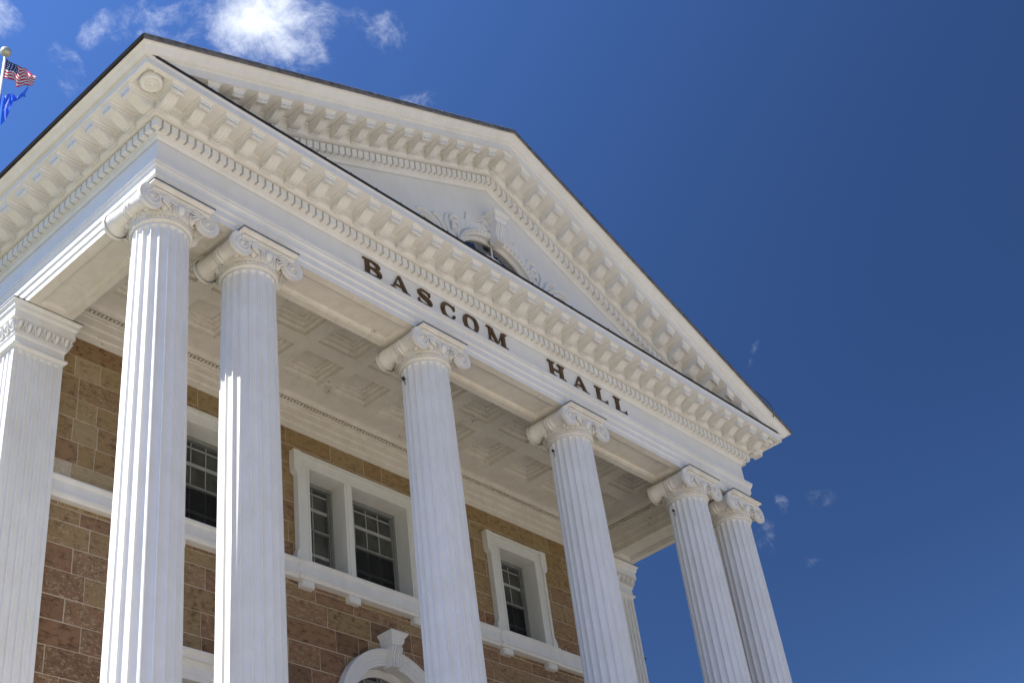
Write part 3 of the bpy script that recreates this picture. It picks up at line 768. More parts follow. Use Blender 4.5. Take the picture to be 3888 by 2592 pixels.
def reveal(mb, x0, x1, z0, z1):
    mb.add([(x0, D - .05, z0), (x0, D - .05, z1), (x0, 3.82, z1), (x0, 3.82, z0)], [(0, 1, 2, 3)]); mb.add([(x1, D - .05, z0), (x1, D - .05, z1), (x1, 3.82, z1), (x1, 3.82, z0)], [(0, 1, 2, 3)])
    mb.add([(x0, D - .05, z1), (x1, D - .05, z1), (x1, 3.82, z1), (x0, 3.82, z1)], [(0, 1, 2, 3)]); mb.add([(x0, D - .05, z0), (x1, D - .05, z0), (x1, 3.82, z0), (x0, 3.82, z0)], [(0, 1, 2, 3)])
def pane(x0, x1, z0, z1, y): 
    mb = MB(); mb.box(x0, x1, y, y + .006, z0, z1); return mb
def sill_bracket(mb, x):
    mb.box(x - .13, x + .13, D - .10, D + .02, -3.0, -2.86); mb.box(x - .115, x + .115, D - .115, D - .099, -2.985, -2.875)
    mb.box(x - .075, x + .075, D - .122, D - .11, -2.965, -2.90)
SILLP = [(0, -2.885), (.10, -2.885), (.115, -2.87), (.125, -2.845), (.145, -2.835), (.145, -2.80), (.13, -2.79), (.12, -2.785), (.12, -2.63), (.135, -2.62), (.15, -2.60), (.165, -2.59), (.165, -2.56), (0, -2.548)]
def window(lights, x0, x1, z0, z1):
    cs = MB(); casing_rect(cs, x0, x1, z0, z1, .255, True)
    for a_, b_, c_, s_ in lights: reveal(cs, a_, b_, z0, z1)
    for (a_, b_, c_, s_), (a2, b2, c2, s2) in zip(lights, lights[1:]):
        cs.box(b_ + .001, a2 - .001, D - .085, D + .30, z0, z1); cs.box(b_ + .05, a2 - .05, D - .10, D - .08, z0, z1)
    w = part('window', cs, PAINT_W, HALL)
    sl_ = MB()
    poly = SILLP
    X0, X1 = x0 - .30, x1 + .30
    sl_.grid([[(X0, D + .02, z), (X0, D - o, z), (X1, D - o, z), (X1, D + .02, z)] for o, z in [(o + .035, z - .005) if o else (0, z + (.004 if z > -2.7 else -.005)) for o, z in poly]], smooth=False)
    xs = [x0 - .10, x1 + .10]
    if len(lights) > 1: xs = [5.505, 6.52, W - 6.52, W - 5.505]
    for x in xs: sill_bracket(sl_, x)
    part('sill', sl_, PAINT, w)
    for a_, b_, c_, s_ in lights:
        f_ = MB(); sash(f_, a_, b_, z0, z1, c_, s_); part('sash', f_, [GREY, SASH], w)
        part('pane', pane(a_ + .04, b_ - .04, z0 + .02, z1 - .02, 3.812), GLASS, w)
        if s_:
            H = z1 - z0; part('insect_screen', pane(a_ + .085, b_ - .085, z0 + .04, z0 + H * .48, 3.780), SCREEN, w)
    return w
TL = [(5.60, 6.42, 2, False), (6.60, W - 6.60, 4, True), (W - 6.42, W - 5.60, 2, False)]
window(TL, *TRI)
for o in SGL: window([(o[0], o[1], 3, True)], *o)
band_ = MB(); band_.grid([[(.6, D - o, z), (W - .6, D - o, z)] for o, z in SILLP], smooth=False)
part('string_course', band_, PAINT, HALL)

# arched doorway window: archivolt, glass with radiating muntins, console keystone
def arc_sweep(mb, prof, cx, cz, a0=-1.4, a1=pi + 1.4, n=56, ky=1.0, ar=1.0, smooth=False, drop=0):
    """prof: (radius, y)"""
    rows = []
    for r, y in prof:
        rows.append([(cx + r * cos(a0 + (a1 - a0) * i / n), y, cz + (r - (1 - ar) * 1.05 if ar != 1 else r) * sin(a0 + (a1 - a0) * i / n)) for i in range(n + 1)])
    mb.grid(rows, smooth=smooth)
ar = MB()
pa = [(1.205, D), (1.205, 3.35), (1.19, 3.335), (1.165, 3.33), (1.155, 3.345), (1.14, 3.35), (1.115, 3.372), (1.10, 3.375), (1.10, 3.39), (1.03, 3.39), (1.025, 3.402), (.97, 3.402), (.965, 3.414), (.925, 3.414), (.925, 3.60), (.905, 3.60), (.90, 3.61), (.88, 3.62), (.875, 3.635), (.86, 3.64), (.855, 3.665), (.835, 3.67), (.83, 3.69), (.83, 3.72)]
arc_sweep(ar, pa, CX, AZ, 0, pi, 64)
for s in (-1, 1):
    ar.grid([[(CX + s * r, y, AZ), (CX + s * r, y, FZ)] for r, y in pa], smooth=False)
AW = part('arched_window', ar, PAINT, HALL)
part('pane', (lambda m: (m.add([(CX + .84 * cos(pi * i / 32), 3.70, AZ + .84 * sin(pi * i / 32)) for i in range(33)] + [(CX - .84, 3.70, FZ), (CX + .84, 3.70, FZ)], [tuple(range(35))]), m)[1])(MB()), GLASS_S, AW)
mu = MB()
for k in range(1, 6):
    a_ = pi * k / 6; mu.tube([(CX + .25 * cos(a_), 3.685, AZ + .25 * sin(a_)), (CX + .83 * cos(a_), 3.685, AZ + .83 * sin(a_))], .015, 4)
for r in (.25, .52): mu.tube([(CX + r * cos(pi * i / 24), 3.685, AZ + r * sin(pi * i / 24)) for i in range(25)], .015, 4)
mu.box(CX - .83, CX + .83, 3.67, 3.699, AZ - .03, AZ + .03)
for x in (-.4, 0, .4): mu.box(CX + x - .015, CX + x + .015, 3.67, 3.699, FZ, AZ)
part('muntins', mu, SASH, AW)
def keystone(mb, cx, zt, yw, prj, hw, capz, bz, bw, flip=False):
    # mitred cap
    cap = [(hw - .085, prj - .085, zt - capz), (hw - .085, prj - .085, zt - capz + .02), (hw - .06, prj - .06, zt - capz + .05), (hw - .055, prj - .055, zt - capz + .085), (hw - .05, prj - .05, zt - capz + .09), (hw - .05, prj - .05, zt - capz + .13),
           (hw - .042, prj - .042, zt - capz + .135), (hw - .03, prj - .03, zt - .06), (hw - .01, prj - .01, zt - .035), (hw, prj, zt - .02), (hw, prj, zt), (0, 0, zt)]
    mb.grid([[(cx - w, yw, z), (cx - w, yw - q, z), (cx + w, yw - q, z), (cx + w, yw, z)] for w, q, z in cap], smooth=False)
    mb.add([(cx - hw + .085, yw, zt - capz), (cx - hw + .085, yw - prj + .085, zt - capz), (cx + hw - .085, yw - prj + .085, zt - capz), (cx + hw - .085, yw, zt - capz)], [(0, 1, 2, 3)])
    # S-shaped console body with ribs
    zc = zt - capz; H = zc - bz
    fr = [(prj - .10, 0), (prj - .075, .06), (prj - .07, .14), (prj - .085, .25), (prj - .115, .40), (prj - .135, .55), (prj - .145, .72), (prj - .14, .85), (prj - .12, .94), (prj - .13, 1.0)]
    for a_, b_, e in ((-1, -.78, .0), (-.78, -.62, -.014), (-.62, -.25, .004), (-.25, -.12, -.012), (-.12, .12, .008), (.12, .25, -.012), (.25, .62, .004), (.62, .78, -.014), (.78, 1, 0)):
        rows = [[(cx + bw * (1 - .14 * t) * a_, yw, zc - H * t), (cx + bw * (1 - .14 * t) * a_, yw - q - e, zc - H * t), (cx + bw * (1 - .14 * t) * b_, yw - q - e, zc - H * t), (cx + bw * (1 - .14 * t) * b_, yw, zc - H * t)] for q, t in fr]
        mb.grid(rows, smooth=False); mb.add(rows[-1], [(0, 1, 2, 3)])
k1 = MB(); keystone(k1, CX - .01, -3.41, D, .35, .197, .215, -4.0, .118); part('keystone', k1, PAINT, AW)
# lower side windows with projecting hoods
for a_, b_ in LW:
    hd = MB(); c_ = (a_ + b_) / 2
    hp = [(.05, -5.05), (.05, -4.98), (.07, -4.97), (.07, -4.86), (.09, -4.84), (.12, -4.815), (.12, -4.79), (.17, -4.785), (.17, -4.745), (.18, -4.74), (.21, -4.71), (.235, -4.69), (.235, -4.67), (0, -4.66)]
    x0, x1 = a_ - .42, b_ + .42
    hd.grid([[(x0 - o * .6, D + .02, z), (x0 - o * .6, D - o, z), (x1 + o * .6, D - o, z), (x1 + o * .6, D + .02, z)] for o, z in hp], smooth=False)
    for q_ in (a_ - .25, b_): hd.box(q_, q_ + .25, D - .08, D + .05, -7.35, -5.05)
    hd.box(a_ - .3, b_ + .3, D - .14, D + .02, -7.5, -7.35); reveal(hd, a_, b_, -7.3, -5.05)
    hw_ = part('window', hd, PAINT, HALL)
    f_ = MB(); sash(f_, a_, b_, -7.3, -5.05, 3, False); part('sash', f_, [GREY, SASH], hw_)
    part('pane', pane(a_ + .04, b_ - .04, -7.28, -5.07, 3.812), GLASS, hw_)

# ------------------------------------------------------------------ pediment
PED = link('pediment', None, HALL); PED.location = -ROOT
def rake_line(o, zr, xs):                                      # both slopes through the apex
    return [(xs, -o, zr + M_ * xs), (CX, -o, zr + M_ * CX), (W - xs, -o, zr + M_ * xs)]
R0 = 1.672                                                     # corona underside height at x = 0
Z = lambda z: R0 - (ZB - z) * 1.093                            # bed mouldings follow the level ones, stretched along the slope
tb = MB()
rb = [(o, Z(z)) for o, z in [(0, .93)] + ogee(.0, .935, .045, .985, 4, 'r') + [(.055, .985), (.055, 1.0), (.075, 1.003), (.075, 1.20), (.17, 1.20)] + ogee(.17, 1.205, .235, 1.25, 5, 'r') + [(.245, 1.25), (.245, 1.275), (.24, 1.275), (.24, 1.388)] + ogee(.24, 1.388, .275, ZB, 4, 'r') + [(.712, ZB)]]
rb += [(.712, R0 + .155), (.722, 1.832)]
k_ = [i for i, q in enumerate(rb) if q[0] == .24][0]
tb.grid([rake_line(o, z, .6) for o, z in rb[:k_ + 2]], smooth=False); tb.grid([rake_line(o, z, -.52) for o, z in rb[k_ + 1:]], smooth=False)
# crown moulding meets the side gutters at the corner
tb.grid([[(-o, -o, z - M_ * o), (CX, -o, z + M_ * CX), (W + o, -o, z - M_ * o)] for o, z in RPROF_TOP], smooth=False)
RC = part('raking_cornice', tb, PAINT, PED)
rd = MB()
n = int((W) / .1403); z0, z1, z2 = Z(1.02), Z(1.10), Z(1.165)
for sgn in (1, -1):
    k = 0
    while True:
        x = CX - k * .1403 - (.1403 - DW) / 2
        if x < 1.0: break
        xa, xb = x - DW, x
        X = (lambda q: q) if sgn == 1 else (lambda q: W - q)
        for (p, q, za, yf) in ((xa, xb, z0, -.16), (xa - (.1403 - DW), xa, z1, -.10)):
            vs = [(X(u), y, zz + M_ * u) for u in (p, q) for y in (yf, -.07) for zz in (za, z2)]
            rd.add(vs, [(0, 1, 3, 2), (4, 6, 7, 5), (0, 4, 5, 1), (2, 3, 7, 6), (0, 2, 6, 4), (1, 5, 7, 3)])
        k += 1
part('dentil_band', rd, PAINT, PED)
ML, MR = modillion(M_), modillion(-M_)
for k in range(-15, 16):
    x = CX + k * .4545; sgn = -1 if k > 0 else 1
    zz = R0 - ZB + M_ * (x if k <= 0 else W - x)
    put('modillion', MOD if k == 0 else (ML if k < 0 else MR), PED, (x, 0, zz - (.035 if k == 0 else 0)))
# tympanum with the oval opening
ty = MB(); OA, OB, OZ = .985, .725, 2.35
tz = Z(.95)
poly = []
NP = 96
inn, out_ = [], []
def hit(a_):
    dx, dz = cos(a_), sin(a_); best = 1e9
    if dz < 0: best = min(best, (1.62 - OZ) / dz)
    for sg in (1, -1):                                         # slope: z = tz + M_*(CX - |dx|)
        den = dz + M_ * abs(dx)
        if den > 1e-6: best = min(best, (tz + .03 + M_ * CX - OZ) / den)
    return CX + dx * best, OZ + dz * best
rows = [[], []]
for i in range(NP):
    a_ = 2 * pi * i / NP; rows[0].append((CX + OA * cos(a_), 0, OZ + OB * sin(a_))); x, z = hit(a_); rows[1].append((x, 0, z))
ty.grid(rows, closed_u=True, smooth=False)
part('tympanum', ty, PAINT_B, PED)
lu = MB()
def oval(mb, prof, n=96, a0=0, a1=2 * pi):
    rows = [[(CX + (OA + r) * cos(a0 + (a1 - a0) * i / n), y, OZ + (OB + r) * sin(a0 + (a1 - a0) * i / n)) for i in range(n + 1)] for r, y in prof]
    mb.grid(rows, smooth=False)
oval(lu, [(.085, 0), (.085, -.075), (.075, -.09), (.062, -.09), (.055, -.075), (.02, -.055), (-.002, -.04), (-.01, -.04), (-.01, .03), (-.022, .035), (-.026, .055), (-.04, .055), (-.048, .045), (-.068, .045), (-.075, .06), (-.075, .09)])
for i in range(60):
    a_ = 2 * pi * i / 60; lu.ball((CX + (OA + .033) * cos(a_), -.074, OZ + (OB + .033) * sin(a_)), .022, .022, .022, 6, 4)
LU = part('oval_window', lu, PAINT, PED)
g_ = MB(); g_.add([(CX + .92 * cos(2 * pi * i / 64), .085, OZ + .66 * sin(2 * pi * i / 64)) for i in range(64)], [tuple(range(64))])
g2 = MB()
for a_ in (pi / 2, -pi / 2, 0.0, pi): g2.tube([(CX + .42 * cos(a_), .07, OZ + .30 * sin(a_)), (CX + .91 * cos(a_), .07, OZ + .65 * sin(a_))], .021, 4)
g2.tube([(CX + .54 * cos(2 * pi * i / 40), .07, OZ + .385 * sin(2 * pi * i / 40)) for i in range(41)], .018, 4)
part('pane', g_, GLASS_S, PED); part('muntins', g2, PAINT, PED)
k2 = MB(); keystone(k2, CX, 3.60, 0, .315, .215, .20, 2.96, .118); part('keystone', k2, PAINT, PED)
orn = MB()
def stroke(pts, rad, y=-.012, mir=True, h=.9):
    # Catmull-Rom through the points
    P = [Vector((p[0], p[1])) for p in pts]; out2, rr = [], []
    for i in range(len(P) - 1):
        p0, p1, p2, p3 = P[max(i - 1, 0)], P[i], P[i + 1], P[min(i + 2, len(P) - 1)]
        for t in (0, .2, .4, .6, .8):
            out2.append(.5 * ((2 * p1) + (p2 - p0) * t + (2 * p0 - 5 * p1 + 4 * p2 - p3) * t * t + (3 * p1 - p0 - 3 * p2 + p3) * t ** 3)); rr.append(rad[i] * (1 - t) + rad[i + 1] * t)
    out2.append(P[-1]); rr.append(rad[-1])
    for m_ in ((0, 1) if mir else (0,)):
        q = [((p.x if m_ == 0 else W - p.x), y, p.y) for p in out2]
        orn.tube(q, [v * 1.3 for v in rr], 7, sq=(1, h), ref=Vector((0, 1, 0)))
# strapwork plate between the ear and the keystone, volute, acanthus curls and fronds
plate = [(6.20, 2.70), (6.16, 2.95), (6.30, 3.08), (6.42, 3.14), (6.55, 3.22), (6.60, 3.36), (6.66, 3.36), (6.70, 3.30), (6.86, 3.30), (7.0, 3.42), (7.10, 3.42), (7.14, 3.3), (7.12, 3.16), (6.9, 3.13), (6.6, 3.03), (6.36, 2.85), (6.28, 2.7)]
for m_ in (0, 1):
    orn.prism([((x if m_ == 0 else W - x), z) for x, z in plate], lambda p, t: (p[0], t, p[1]), -.022, .0)
stroke([(6.55, 3.20), (6.57, 3.30), (6.60, 3.39), (6.56, 3.41)], [.02, .018, .022, .010]); stroke([(6.60, 3.38), (6.70, 3.36), (6.80, 3.33), (6.90, 3.38), (7.00, 3.45)], [.02, .014, .012, .018, .022])
stroke([(7.00, 3.45), (7.09, 3.44), (7.15, 3.36), (7.12, 3.27), (7.03, 3.24), (6.97, 3.30), (6.99, 3.37), (7.05, 3.38), (7.07, 3.33)], [.022, .024, .026, .024, .022, .020, .018, .016, .018], y=-.03)
stroke([(6.34, 2.74), (6.38, 2.92), (6.50, 3.04), (6.54, 3.16)], [.016, .018, .016, .018]); stroke([(6.30, 2.80), (6.38, 2.98), (6.33, 3.10), (6.20, 3.10), (6.12, 3.02), (6.16, 2.93)], [.014, .026, .030, .032, .03, .022], y=-.02)
stroke([(6.28, 2.74), (6.30, 2.88), (6.24, 2.96), (6.16, 2.94), (6.14, 2.86), (6.19, 2.83)], [.014, .024, .026, .026, .022, .014], y=-.04)
stroke([(6.26, 2.62), (6.28, 2.74), (6.22, 2.82), (6.13, 2.79), (6.13, 2.70)], [.012, .022, .026, .024, .012], y=-.03)
stroke([(6.12, 2.45), (6.06, 2.65), (5.98, 2.85), (6.02, 3.02), (6.14, 3.12)], [.02, .028, .030, .026, .012])
stroke([(6.02, 2.50), (5.92, 2.64), (5.84, 2.78), (5.72, 2.86), (5.64, 2.83)], [.014, .028, .032, .028, .012], y=-.02)
stroke([(5.98, 2.42), (5.84, 2.58), (5.66, 2.74), (5.42, 2.80), (5.24, 2.74)], [.014, .026, .030, .030, .014])
stroke([(5.96, 2.36), (5.80, 2.50), (5.60, 2.64), (5.42, 2.67), (5.32, 2.62)], [.014, .026, .028, .026, .012], y=-.02)
stroke([(5.94, 2.30), (5.76, 2.42), (5.56, 2.53), (5.42, 2.52)], [.014, .026, .026, .012])
stroke([(5.7, 2.2), (5.5, 2.35), (5.2, 2.45), (4.95, 2.35)], [.02, .026, .026, .012])
part('scroll_ornament', orn, PAINT, PED)

# ------------------------------------------------------------------ roof
rf = MB()
YR = 21.5
front = [(.85, 2.112), (.60, 2.118)]
for s in (0, 1):
    X = (lambda x: x) if s == 0 else (lambda x: W - x)
    e = .90; zt = 2.115
    rf.add([(X(-e), -.86, zt - M_ * e), (CX, -.86, zt + M_ * CX), (CX, YR, zt + M_ * CX), (X(-e), YR, zt - M_ * e)], [(0, 1, 2, 3)])
    # edge along the eaves
    rf.grid([[(X(-o), -o + .004, z - M_ * o), (X(-o), YR, z - M_ * o)] for i, (o, z) in enumerate(REDGE)], smooth=False, mi=1)
RF = part('roof', rf, [ROOFM, EDGE], HALL)
re = MB()
re.grid([[(-o, -o, z - M_ * o), (CX, -o, z + M_ * CX), (W + o, -o, z - M_ * o)] for o, z in REDGE], smooth=True)
# lapped joints of the edge roll
for sgn in (1, -1):
    for x in (1.2, 3.55, 5.2, 6.9):
        q = x if sgn == 1 else W - x; z = 2.045 + M_ * x
        re.add([(q + dx, y, z + dz + sgn * M_ * dx) for dx in (-.012, .012) for y, dz in ((-.916, -.05), (-.916, .030), (-.899, .064), (-.85, .068))], [(0, 4, 5, 1), (1, 5, 6, 2), (2, 6, 7, 3), (0, 1, 2, 3), (4, 5, 6, 7)])
part('roof_edge', re, ROOFM, RF)
cb = MB(); cb.tube([(14.02, -.88, 2.25), (14.20, -.9, 2.215), (14.42, -.9, 2.20), (14.64, -.9, 2.17), (14.79, -.9, 2.11), (14.86, -.9, 2.02), (14.86, -.9, 1.90), (14.84, -.88, 1.80)], .009, 5)
part('loop_of_cable', cb, IRON, RF)
# block behind the attic: gable end
bk = MB(); bk.add([(0, 20.9, .1), (W, 20.9, .1), (W + .3, 20.9, 1.7), (CX, 20.9, 2.1 + M_ * CX), (-.3, 20.9, 1.7)], [(0, 1, 2, 3, 4)])
part('rear_gable', bk, PAINT_B, HALL)

# ------------------------------------------------------------------ porch floor, podium and steps
pd = MB(); pd.box(-1.0, W + 1.0, -1.1, 3.9, GZ, FZ)
part('podium', pd, CONC, HALL)
stp_ = MB(); N_ = 38; rise = (FZ - GZ) / N_
for k in range(N_):
    stp_.box(2.2, W - 2.2, -1.1 - (k + 1) * .26, -1.1 - k * .26 + (.0 if k == 0 else .0), GZ + .006, FZ - k * rise - .004)
part('steps', stp_, CONC, HALL)

# ------------------------------------------------------------------ raised bronze lettering, each letter a mesh of its own
SIGN = link('lettering', None, HALL); SIGN.location = -ROOT
def letter(ch, x0, x1, z0=.557, z1=.866):
    mb = MB(); w, h = x1 - x0, z1 - z0; cnt = [0]
    def pl(poly, dep=None):
        e = .030 + .0016 * cnt[0]; cnt[0] += 1
        mb.prism([(x0 + p[0] * w, z0 + p[1] * h) for p in poly], lambda p, t: (p[0], t, p[1]), -e, .0)
    def serif(xa, xb, top):
        if top: pl([(xa, 1), (xb, 1), (xb, .955), ((xa + xb) / 2 + (xb - xa) * .22, .90), ((xa + xb) / 2 - (xb - xa) * .22, .90), (xa, .955)])
        else: pl([(xa, 0), (xa, .045), ((xa + xb) / 2 - (xb - xa) * .22, .10), ((xa + xb) / 2 + (xb - xa) * .22, .10), (xb, .045), (xb, 0)])
    def strokes(pts, wd):
        """variable-width ribbon through pts (unit box), widths in metres"""
        P = [Vector((x0 + p[0] * w, z0 + p[1] * h)) for p in pts]; C, R_ = [], []
        for i in range(len(P) - 1):
            p0, p1, p2, p3 = P[max(i - 1, 0)], P[i], P[i + 1], P[min(i + 2, len(P) - 1)]
            for t in (0, .25, .5, .75):
                C.append(.5 * ((2 * p1) + (p2 - p0) * t + (2 * p0 - 5 * p1 + 4 * p2 - p3) * t * t + (3 * p1 - p0 - 3 * p2 + p3) * t ** 3)); R_.append(wd[i] * (1 - t) + wd[i + 1] * t)
        C.append(P[-1]); R_.append(wd[-1])
        e = .030 + .0016 * cnt[0]; cnt[0] += 1; rows = []
        for i, c_ in enumerate(C):
            t = (C[min(i + 1, len(C) - 1)] - C[max(i - 1, 0)]).normalized(); n_ = Vector((-t.y, t.x)) * R_[i] / 2
            a_, b_ = c_ + n_, c_ - n_; rows.append([(a_.x, 0, a_.y), (a_.x, -e, a_.y), (b_.x, -e, b_.y), (b_.x, 0, b_.y)])
        mb.grid(rows, smooth=False); mb.add(rows[0], [(0, 1, 2, 3)]); mb.add(rows[-1], [(0, 1, 2, 3)])
    T, t_ = .075, .026
    if ch == 'B':
        pl([(.14, .0), (.36, .0), (.36, 1), (.14, 1)]); pl([(0, 1), (.36, 1), (.36, .95), (.14, .90), (0, .955)]); pl([(0, 0), (0, .045), (.14, .1), (.36, .05), (.36, 0)])
        strokes([(.3, .96), (.55, .96), (.80, .88), (.86, .74), (.78, .60), (.55, .525), (.3, .52)], [t_, t_, .06, T, .055, t_, t_])
        strokes([(.3, .515), (.58, .50), (.86, .42), (.93, .26), (.84, .10), (.58, .035), (.3, .04)], [t_, t_, .065, .08, .06, t_, t_])
    if ch == 'A':
        pl([(.46, 1), (.58, 1), (.93, .04), (.72, .04)]); pl([(.46, .98), (.50, .90), (.19, .04), (.12, .04)]); pl([(.24, .30), (.70, .30), (.68, .37), (.26, .37)])
        serif(0, .32, False); serif(.62, 1.02, False)
    if ch == 'S':
        strokes([(.83, .74), (.80, .88), (.55, .965), (.28, .92), (.16, .76), (.26, .62), (.55, .50), (.82, .37), (.88, .22), (.72, .07), (.45, .03), (.20, .10), (.12, .27)], [.02, .022, t_, .05, .065, .08, .09, .085, .065, .045, t_, .022, .02])
        pl([(.80, .98), (.88, .98), (.88, .70), (.83, .70)]); pl([(.08, .02), (.15, .02), (.14, .31), (.08, .31)])
    if ch == 'C':
        strokes([(.90, .76), (.80, .91), (.55, .97), (.26, .86), (.13, .52), (.24, .16), (.52, .03), (.78, .08), (.93, .24)], [.02, .03, t_, .07, .088, .07, t_, .03, .02])
        pl([(.88, .99), (.96, .99), (.96, .68), (.90, .68)]); strokes([(.84, .22), (.88, .26), (.92, .22)], [.05, .055, .04])
    if ch == 'O':
        strokes([(.5, .975), (.22, .88), (.115, .5), (.22, .12), (.5, .025), (.78, .12), (.885, .5), (.78, .88), (.5, .975)], [t_, .065, .09, .065, t_, .065, .09, .065, t_])
    if ch == 'M':
        pl([(.12, .04), (.19, .04), (.19, .96), (.12, .96)]); pl([(.10, 1), (.30, 1), (.53, .16), (.47, .0)]); pl([(.50, .0), (.55, .12), (.80, .94), (.76, .98)]); pl([(.72, .04), (.89, .04), (.87, 1), (.74, 1)])
        serif(.02, .30, False); serif(.62, 1.0, False); pl([(.0, 1), (.2, 1), (.2, .93), (.0, .955)]); pl([(.80, 1), (.98, 1), (.98, .955), (.80, .93)])
    if ch == 'H':
        pl([(.12, .04), (.30, .04), (.30, .96), (.12, .96)]); pl([(.70, .04), (.88, .04), (.88, .96), (.70, .96)]); pl([(.28, .46), (.72, .46), (.72, .54), (.28, .54)])
        for a_ in (0, .58):
            serif(a_, a_ + .42, True); serif(a_, a_ + .42, False)
    if ch == 'L':
        pl([(.16, .0), (.42, .0), (.42, .96), (.16, .96)]); serif(0, .6, True); pl([(0, 0), (.5, 0), (.42, .09), (.16, .09), (0, .045)]); pl([(.3, 0), (1, 0), (1, .30), (.95, .30), (.82, .10), (.5, .065), (.3, .065)])
    return mb
for ch, a_, b_ in (('B', 3.845, 4.232), ('A', 4.415, 4.855), ('S', 5.035, 5.385), ('C', 5.59, 5.935), ('O', 6.125, 6.50), ('M', 6.70, 7.222), ('H', 8.305, 8.776), ('A', 8.97, 9.42), ('L', 9.645, 9.985), ('L', 10.205, 10.562)):
    part('letter', letter(ch, a_, b_), BRONZE, SIGN)

# ------------------------------------------------------------------ side wings behind
def wing(label, x0, x1, y0, y1, zt):
    t = thing('hall_wing', label, 'building', ((x0 + x1) / 2, (y0 + y1) / 2, GZ))
    L0 = Vector((0, 0, 0)) - t.location
    m1 = MB(); m1.box(x0, x1, y0, y1, GZ + .01, zt - .9); o = link('wall', m1.mesh('wall', noisy('wing_stone', (.2, .13, .08), (.28, .2, .12), 2)), t); o.location = L0
    m2 = MB(); sweep_ring(m2, [(.05, zt - .9), (.05, zt - .6), (.12, zt - .55), (.15, zt - .4), (.4, zt - .35), (.42, zt - .2), (.5, zt - .09), (0, zt - .09)], x0, x1, y0, y1); o = link('cornice', m2.mesh('cornice', PAINT), t); o.location = L0
    m3 = MB(); sweep_ring(m3, [(.4, zt - .085), (.58, zt - .07), (.6, zt - .03), (.58, zt), (.3, zt), (-1.5, zt + .3)], x0, x1, y0, y1)
    m3.box(x0 + 1.4, x1 - 1.4, y0 + 1.4, y1 - 1.4, zt, zt + .3); o = link('roof', m3.mesh('roof', FLASH), t); o.location = L0
wing('lower stone wing whose dark roof corner peeks out right of the far right pilaster', W + .05, 18.1, 6.6, 20, -.06)

# ------------------------------------------------------------------ small dark fixtures on the shafts
FG = 'small dark fixtures on the columns'
def fixture(x, z, label, wide):
    t = thing('column_fixture', label, 'fixture', (x - .372, .455, z), FG)
    m1 = MB(); m1.tube([(0, 0, 0), (-.035, .0, .0)], .012, 8, ref=Vector((0, 0, 1))); m1.ball((-.045, 0, 0), .026, .026, .026, 10, 7)
    link('housing', m1.mesh('housing', IRON), t)
    m2 = MB()
    if wide:
        m2.add([(-.04, -.01, .0), (-.05, -.05, .025), (-.045, -.02, -.03), (-.05, .045, .035), (-.04, .02, -.035), (-.03, .0, -.065)], [(0, 1, 2), (0, 3, 4), (0, 2, 5), (0, 4, 5)])
    m2.tube([(-.03, 0, -.02), (-.02, .0, -.07), (.0, 0, -.11)], .006, 5)
    link('cable', m2.mesh('cable', IRON), t)
fixture(COLX[2], -.715, 'dark winged fixture high on the shaft of the third column from the left', True)
fixture(COLX[3], -.69, 'small round dark fixture high on the shaft of the fourth column from the left', False)
fixture(COLX[4], -.70, 'small round dark fixture high on the shaft of the fifth column from the left', False)

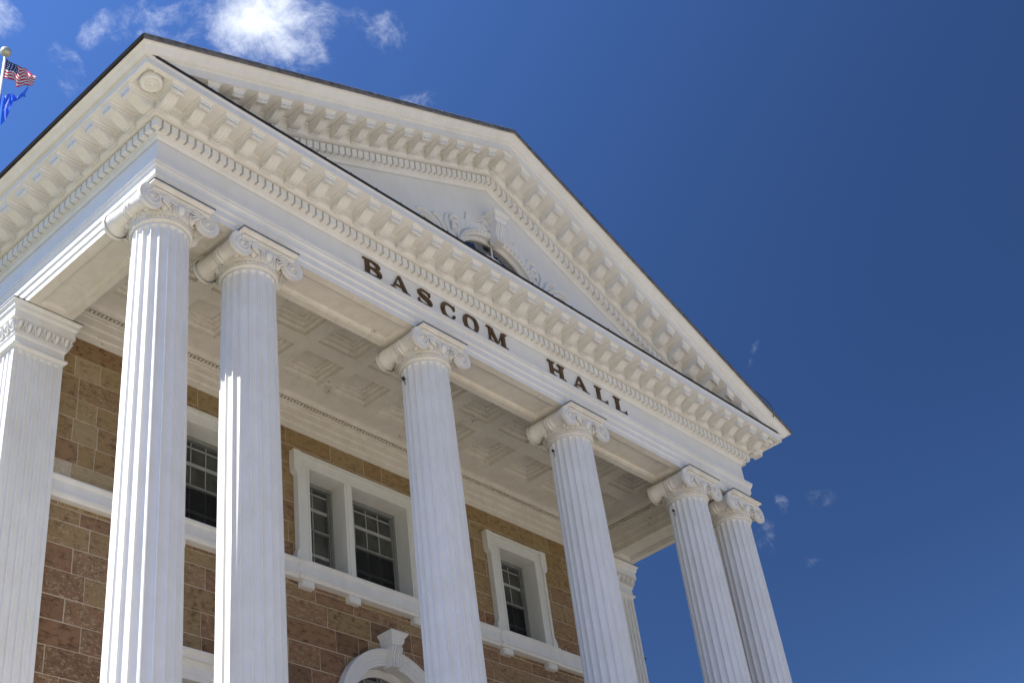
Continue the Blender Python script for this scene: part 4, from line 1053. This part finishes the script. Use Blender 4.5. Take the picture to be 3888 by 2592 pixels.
# ------------------------------------------------------------------ flagpole and flags on the rear roof
px, py = 4.93, 15.64
zr_ = 2.1 + M_ * px
fp = thing('flagpole', 'slim white flagpole with a pale ball on top, carrying two flags', 'flagpole', (px, py, zr_))
pm = MB(); pm.lathe([(.0, -.2), (.07, -.2), (.065, .0), (.036, 20.021 - zr_ - .12), (.0, 20.021 - zr_ - .12)], 16); link('pole', pm.mesh('pole', STEEL), fp)
bm_ = MB(); bm_.ball((0, 0, 20.0 - zr_), .165, .165, .165, 24, 16); link('ball_finial', bm_.mesh('ball_finial', BALLM), fp)
fd = Vector((.90, -.436, 0)); nd = Vector((.436, .90, 0))
def flag(name, label, mat_, stations, nu, nv, fold):
    """stations: (distance from pole, top drop, bottom drop); cloth hangs between the two edges"""
    rows, uvs = [], []
    def lerp(u):
        x = u * (len(stations) - 1); i = min(int(x), len(stations) - 2); f_ = x - i; f_ = f_ * f_ * (3 - 2 * f_) * .5 + f_ * .5
        return [stations[i][k] * (1 - f_) + stations[i + 1][k] * f_ for k in range(4)]
    vs, fs, uv = [], [], []
    for i in range(nu + 1):
        u = i / nu; s_, tp, bt, zz = lerp(u)
        for j in range(nv + 1):
            v = j / nv; z = bt + (tp - bt) * v
            off = zz + fold * (sin(u * 13 + v * 4.2) * .6 + sin(u * 23 - v * 7 + 1) * .35) * min(1, u * 4)
            sk = s_ + .03 * sin(v * 6 + u * 9) * min(1, u * 3)
            p = fd * sk + nd * off; vs.append((p.x, p.y, z)); uv.append((u, v))
    for i in range(nu):
        for j in range(nv): a_ = i * (nv + 1) + j; fs.append((a_, a_ + nv + 1, a_ + nv + 2, a_ + 1))
    me = bpy.data.meshes.new(name); me.from_pydata(vs, [], fs); me.materials.append(mat_)
    ul = me.uv_layers.new(name='UVMap')
    for lp in me.loops: ul.data[lp.index].uv = uv[lp.vertex_index]
    me.polygons.foreach_set('use_smooth', [True] * len(fs)); me.update()
    o = link(name, me); o['label'] = label; o['category'] = 'flag'; return o
o = flag('flag', 'red and white striped flag with a blue starred corner, at the top of the pole', FLAG_US,
         [(.03, -.30, -1.16, 0), (.16, -.36, -1.08, .07), (.34, -.46, -1.22, -.03), (.46, -.52, -1.36, .06), (.62, -.60, -1.36, -.05), (.78, -.68, -1.24, .06), (.92, -.86, -1.22, 0)], 60, 26, .055)
o.location = (px, py, 20.02)
o = flag('flag', 'crumpled plain blue flag drooping below the striped flag', FLAG_BL,
         [(.03, 0, -1.14, 0), (.14, .01, -1.20, .10), (.27, .03, -1.12, -.10), (.36, .12, -.62, .12), (.37, .02, -.30, -.08), (.48, .05, -.16, .05), (.62, .24, -.02, -.04), (.74, .50, .02, .0)], 70, 26, .05)
o.location = (px, py, 18.18)
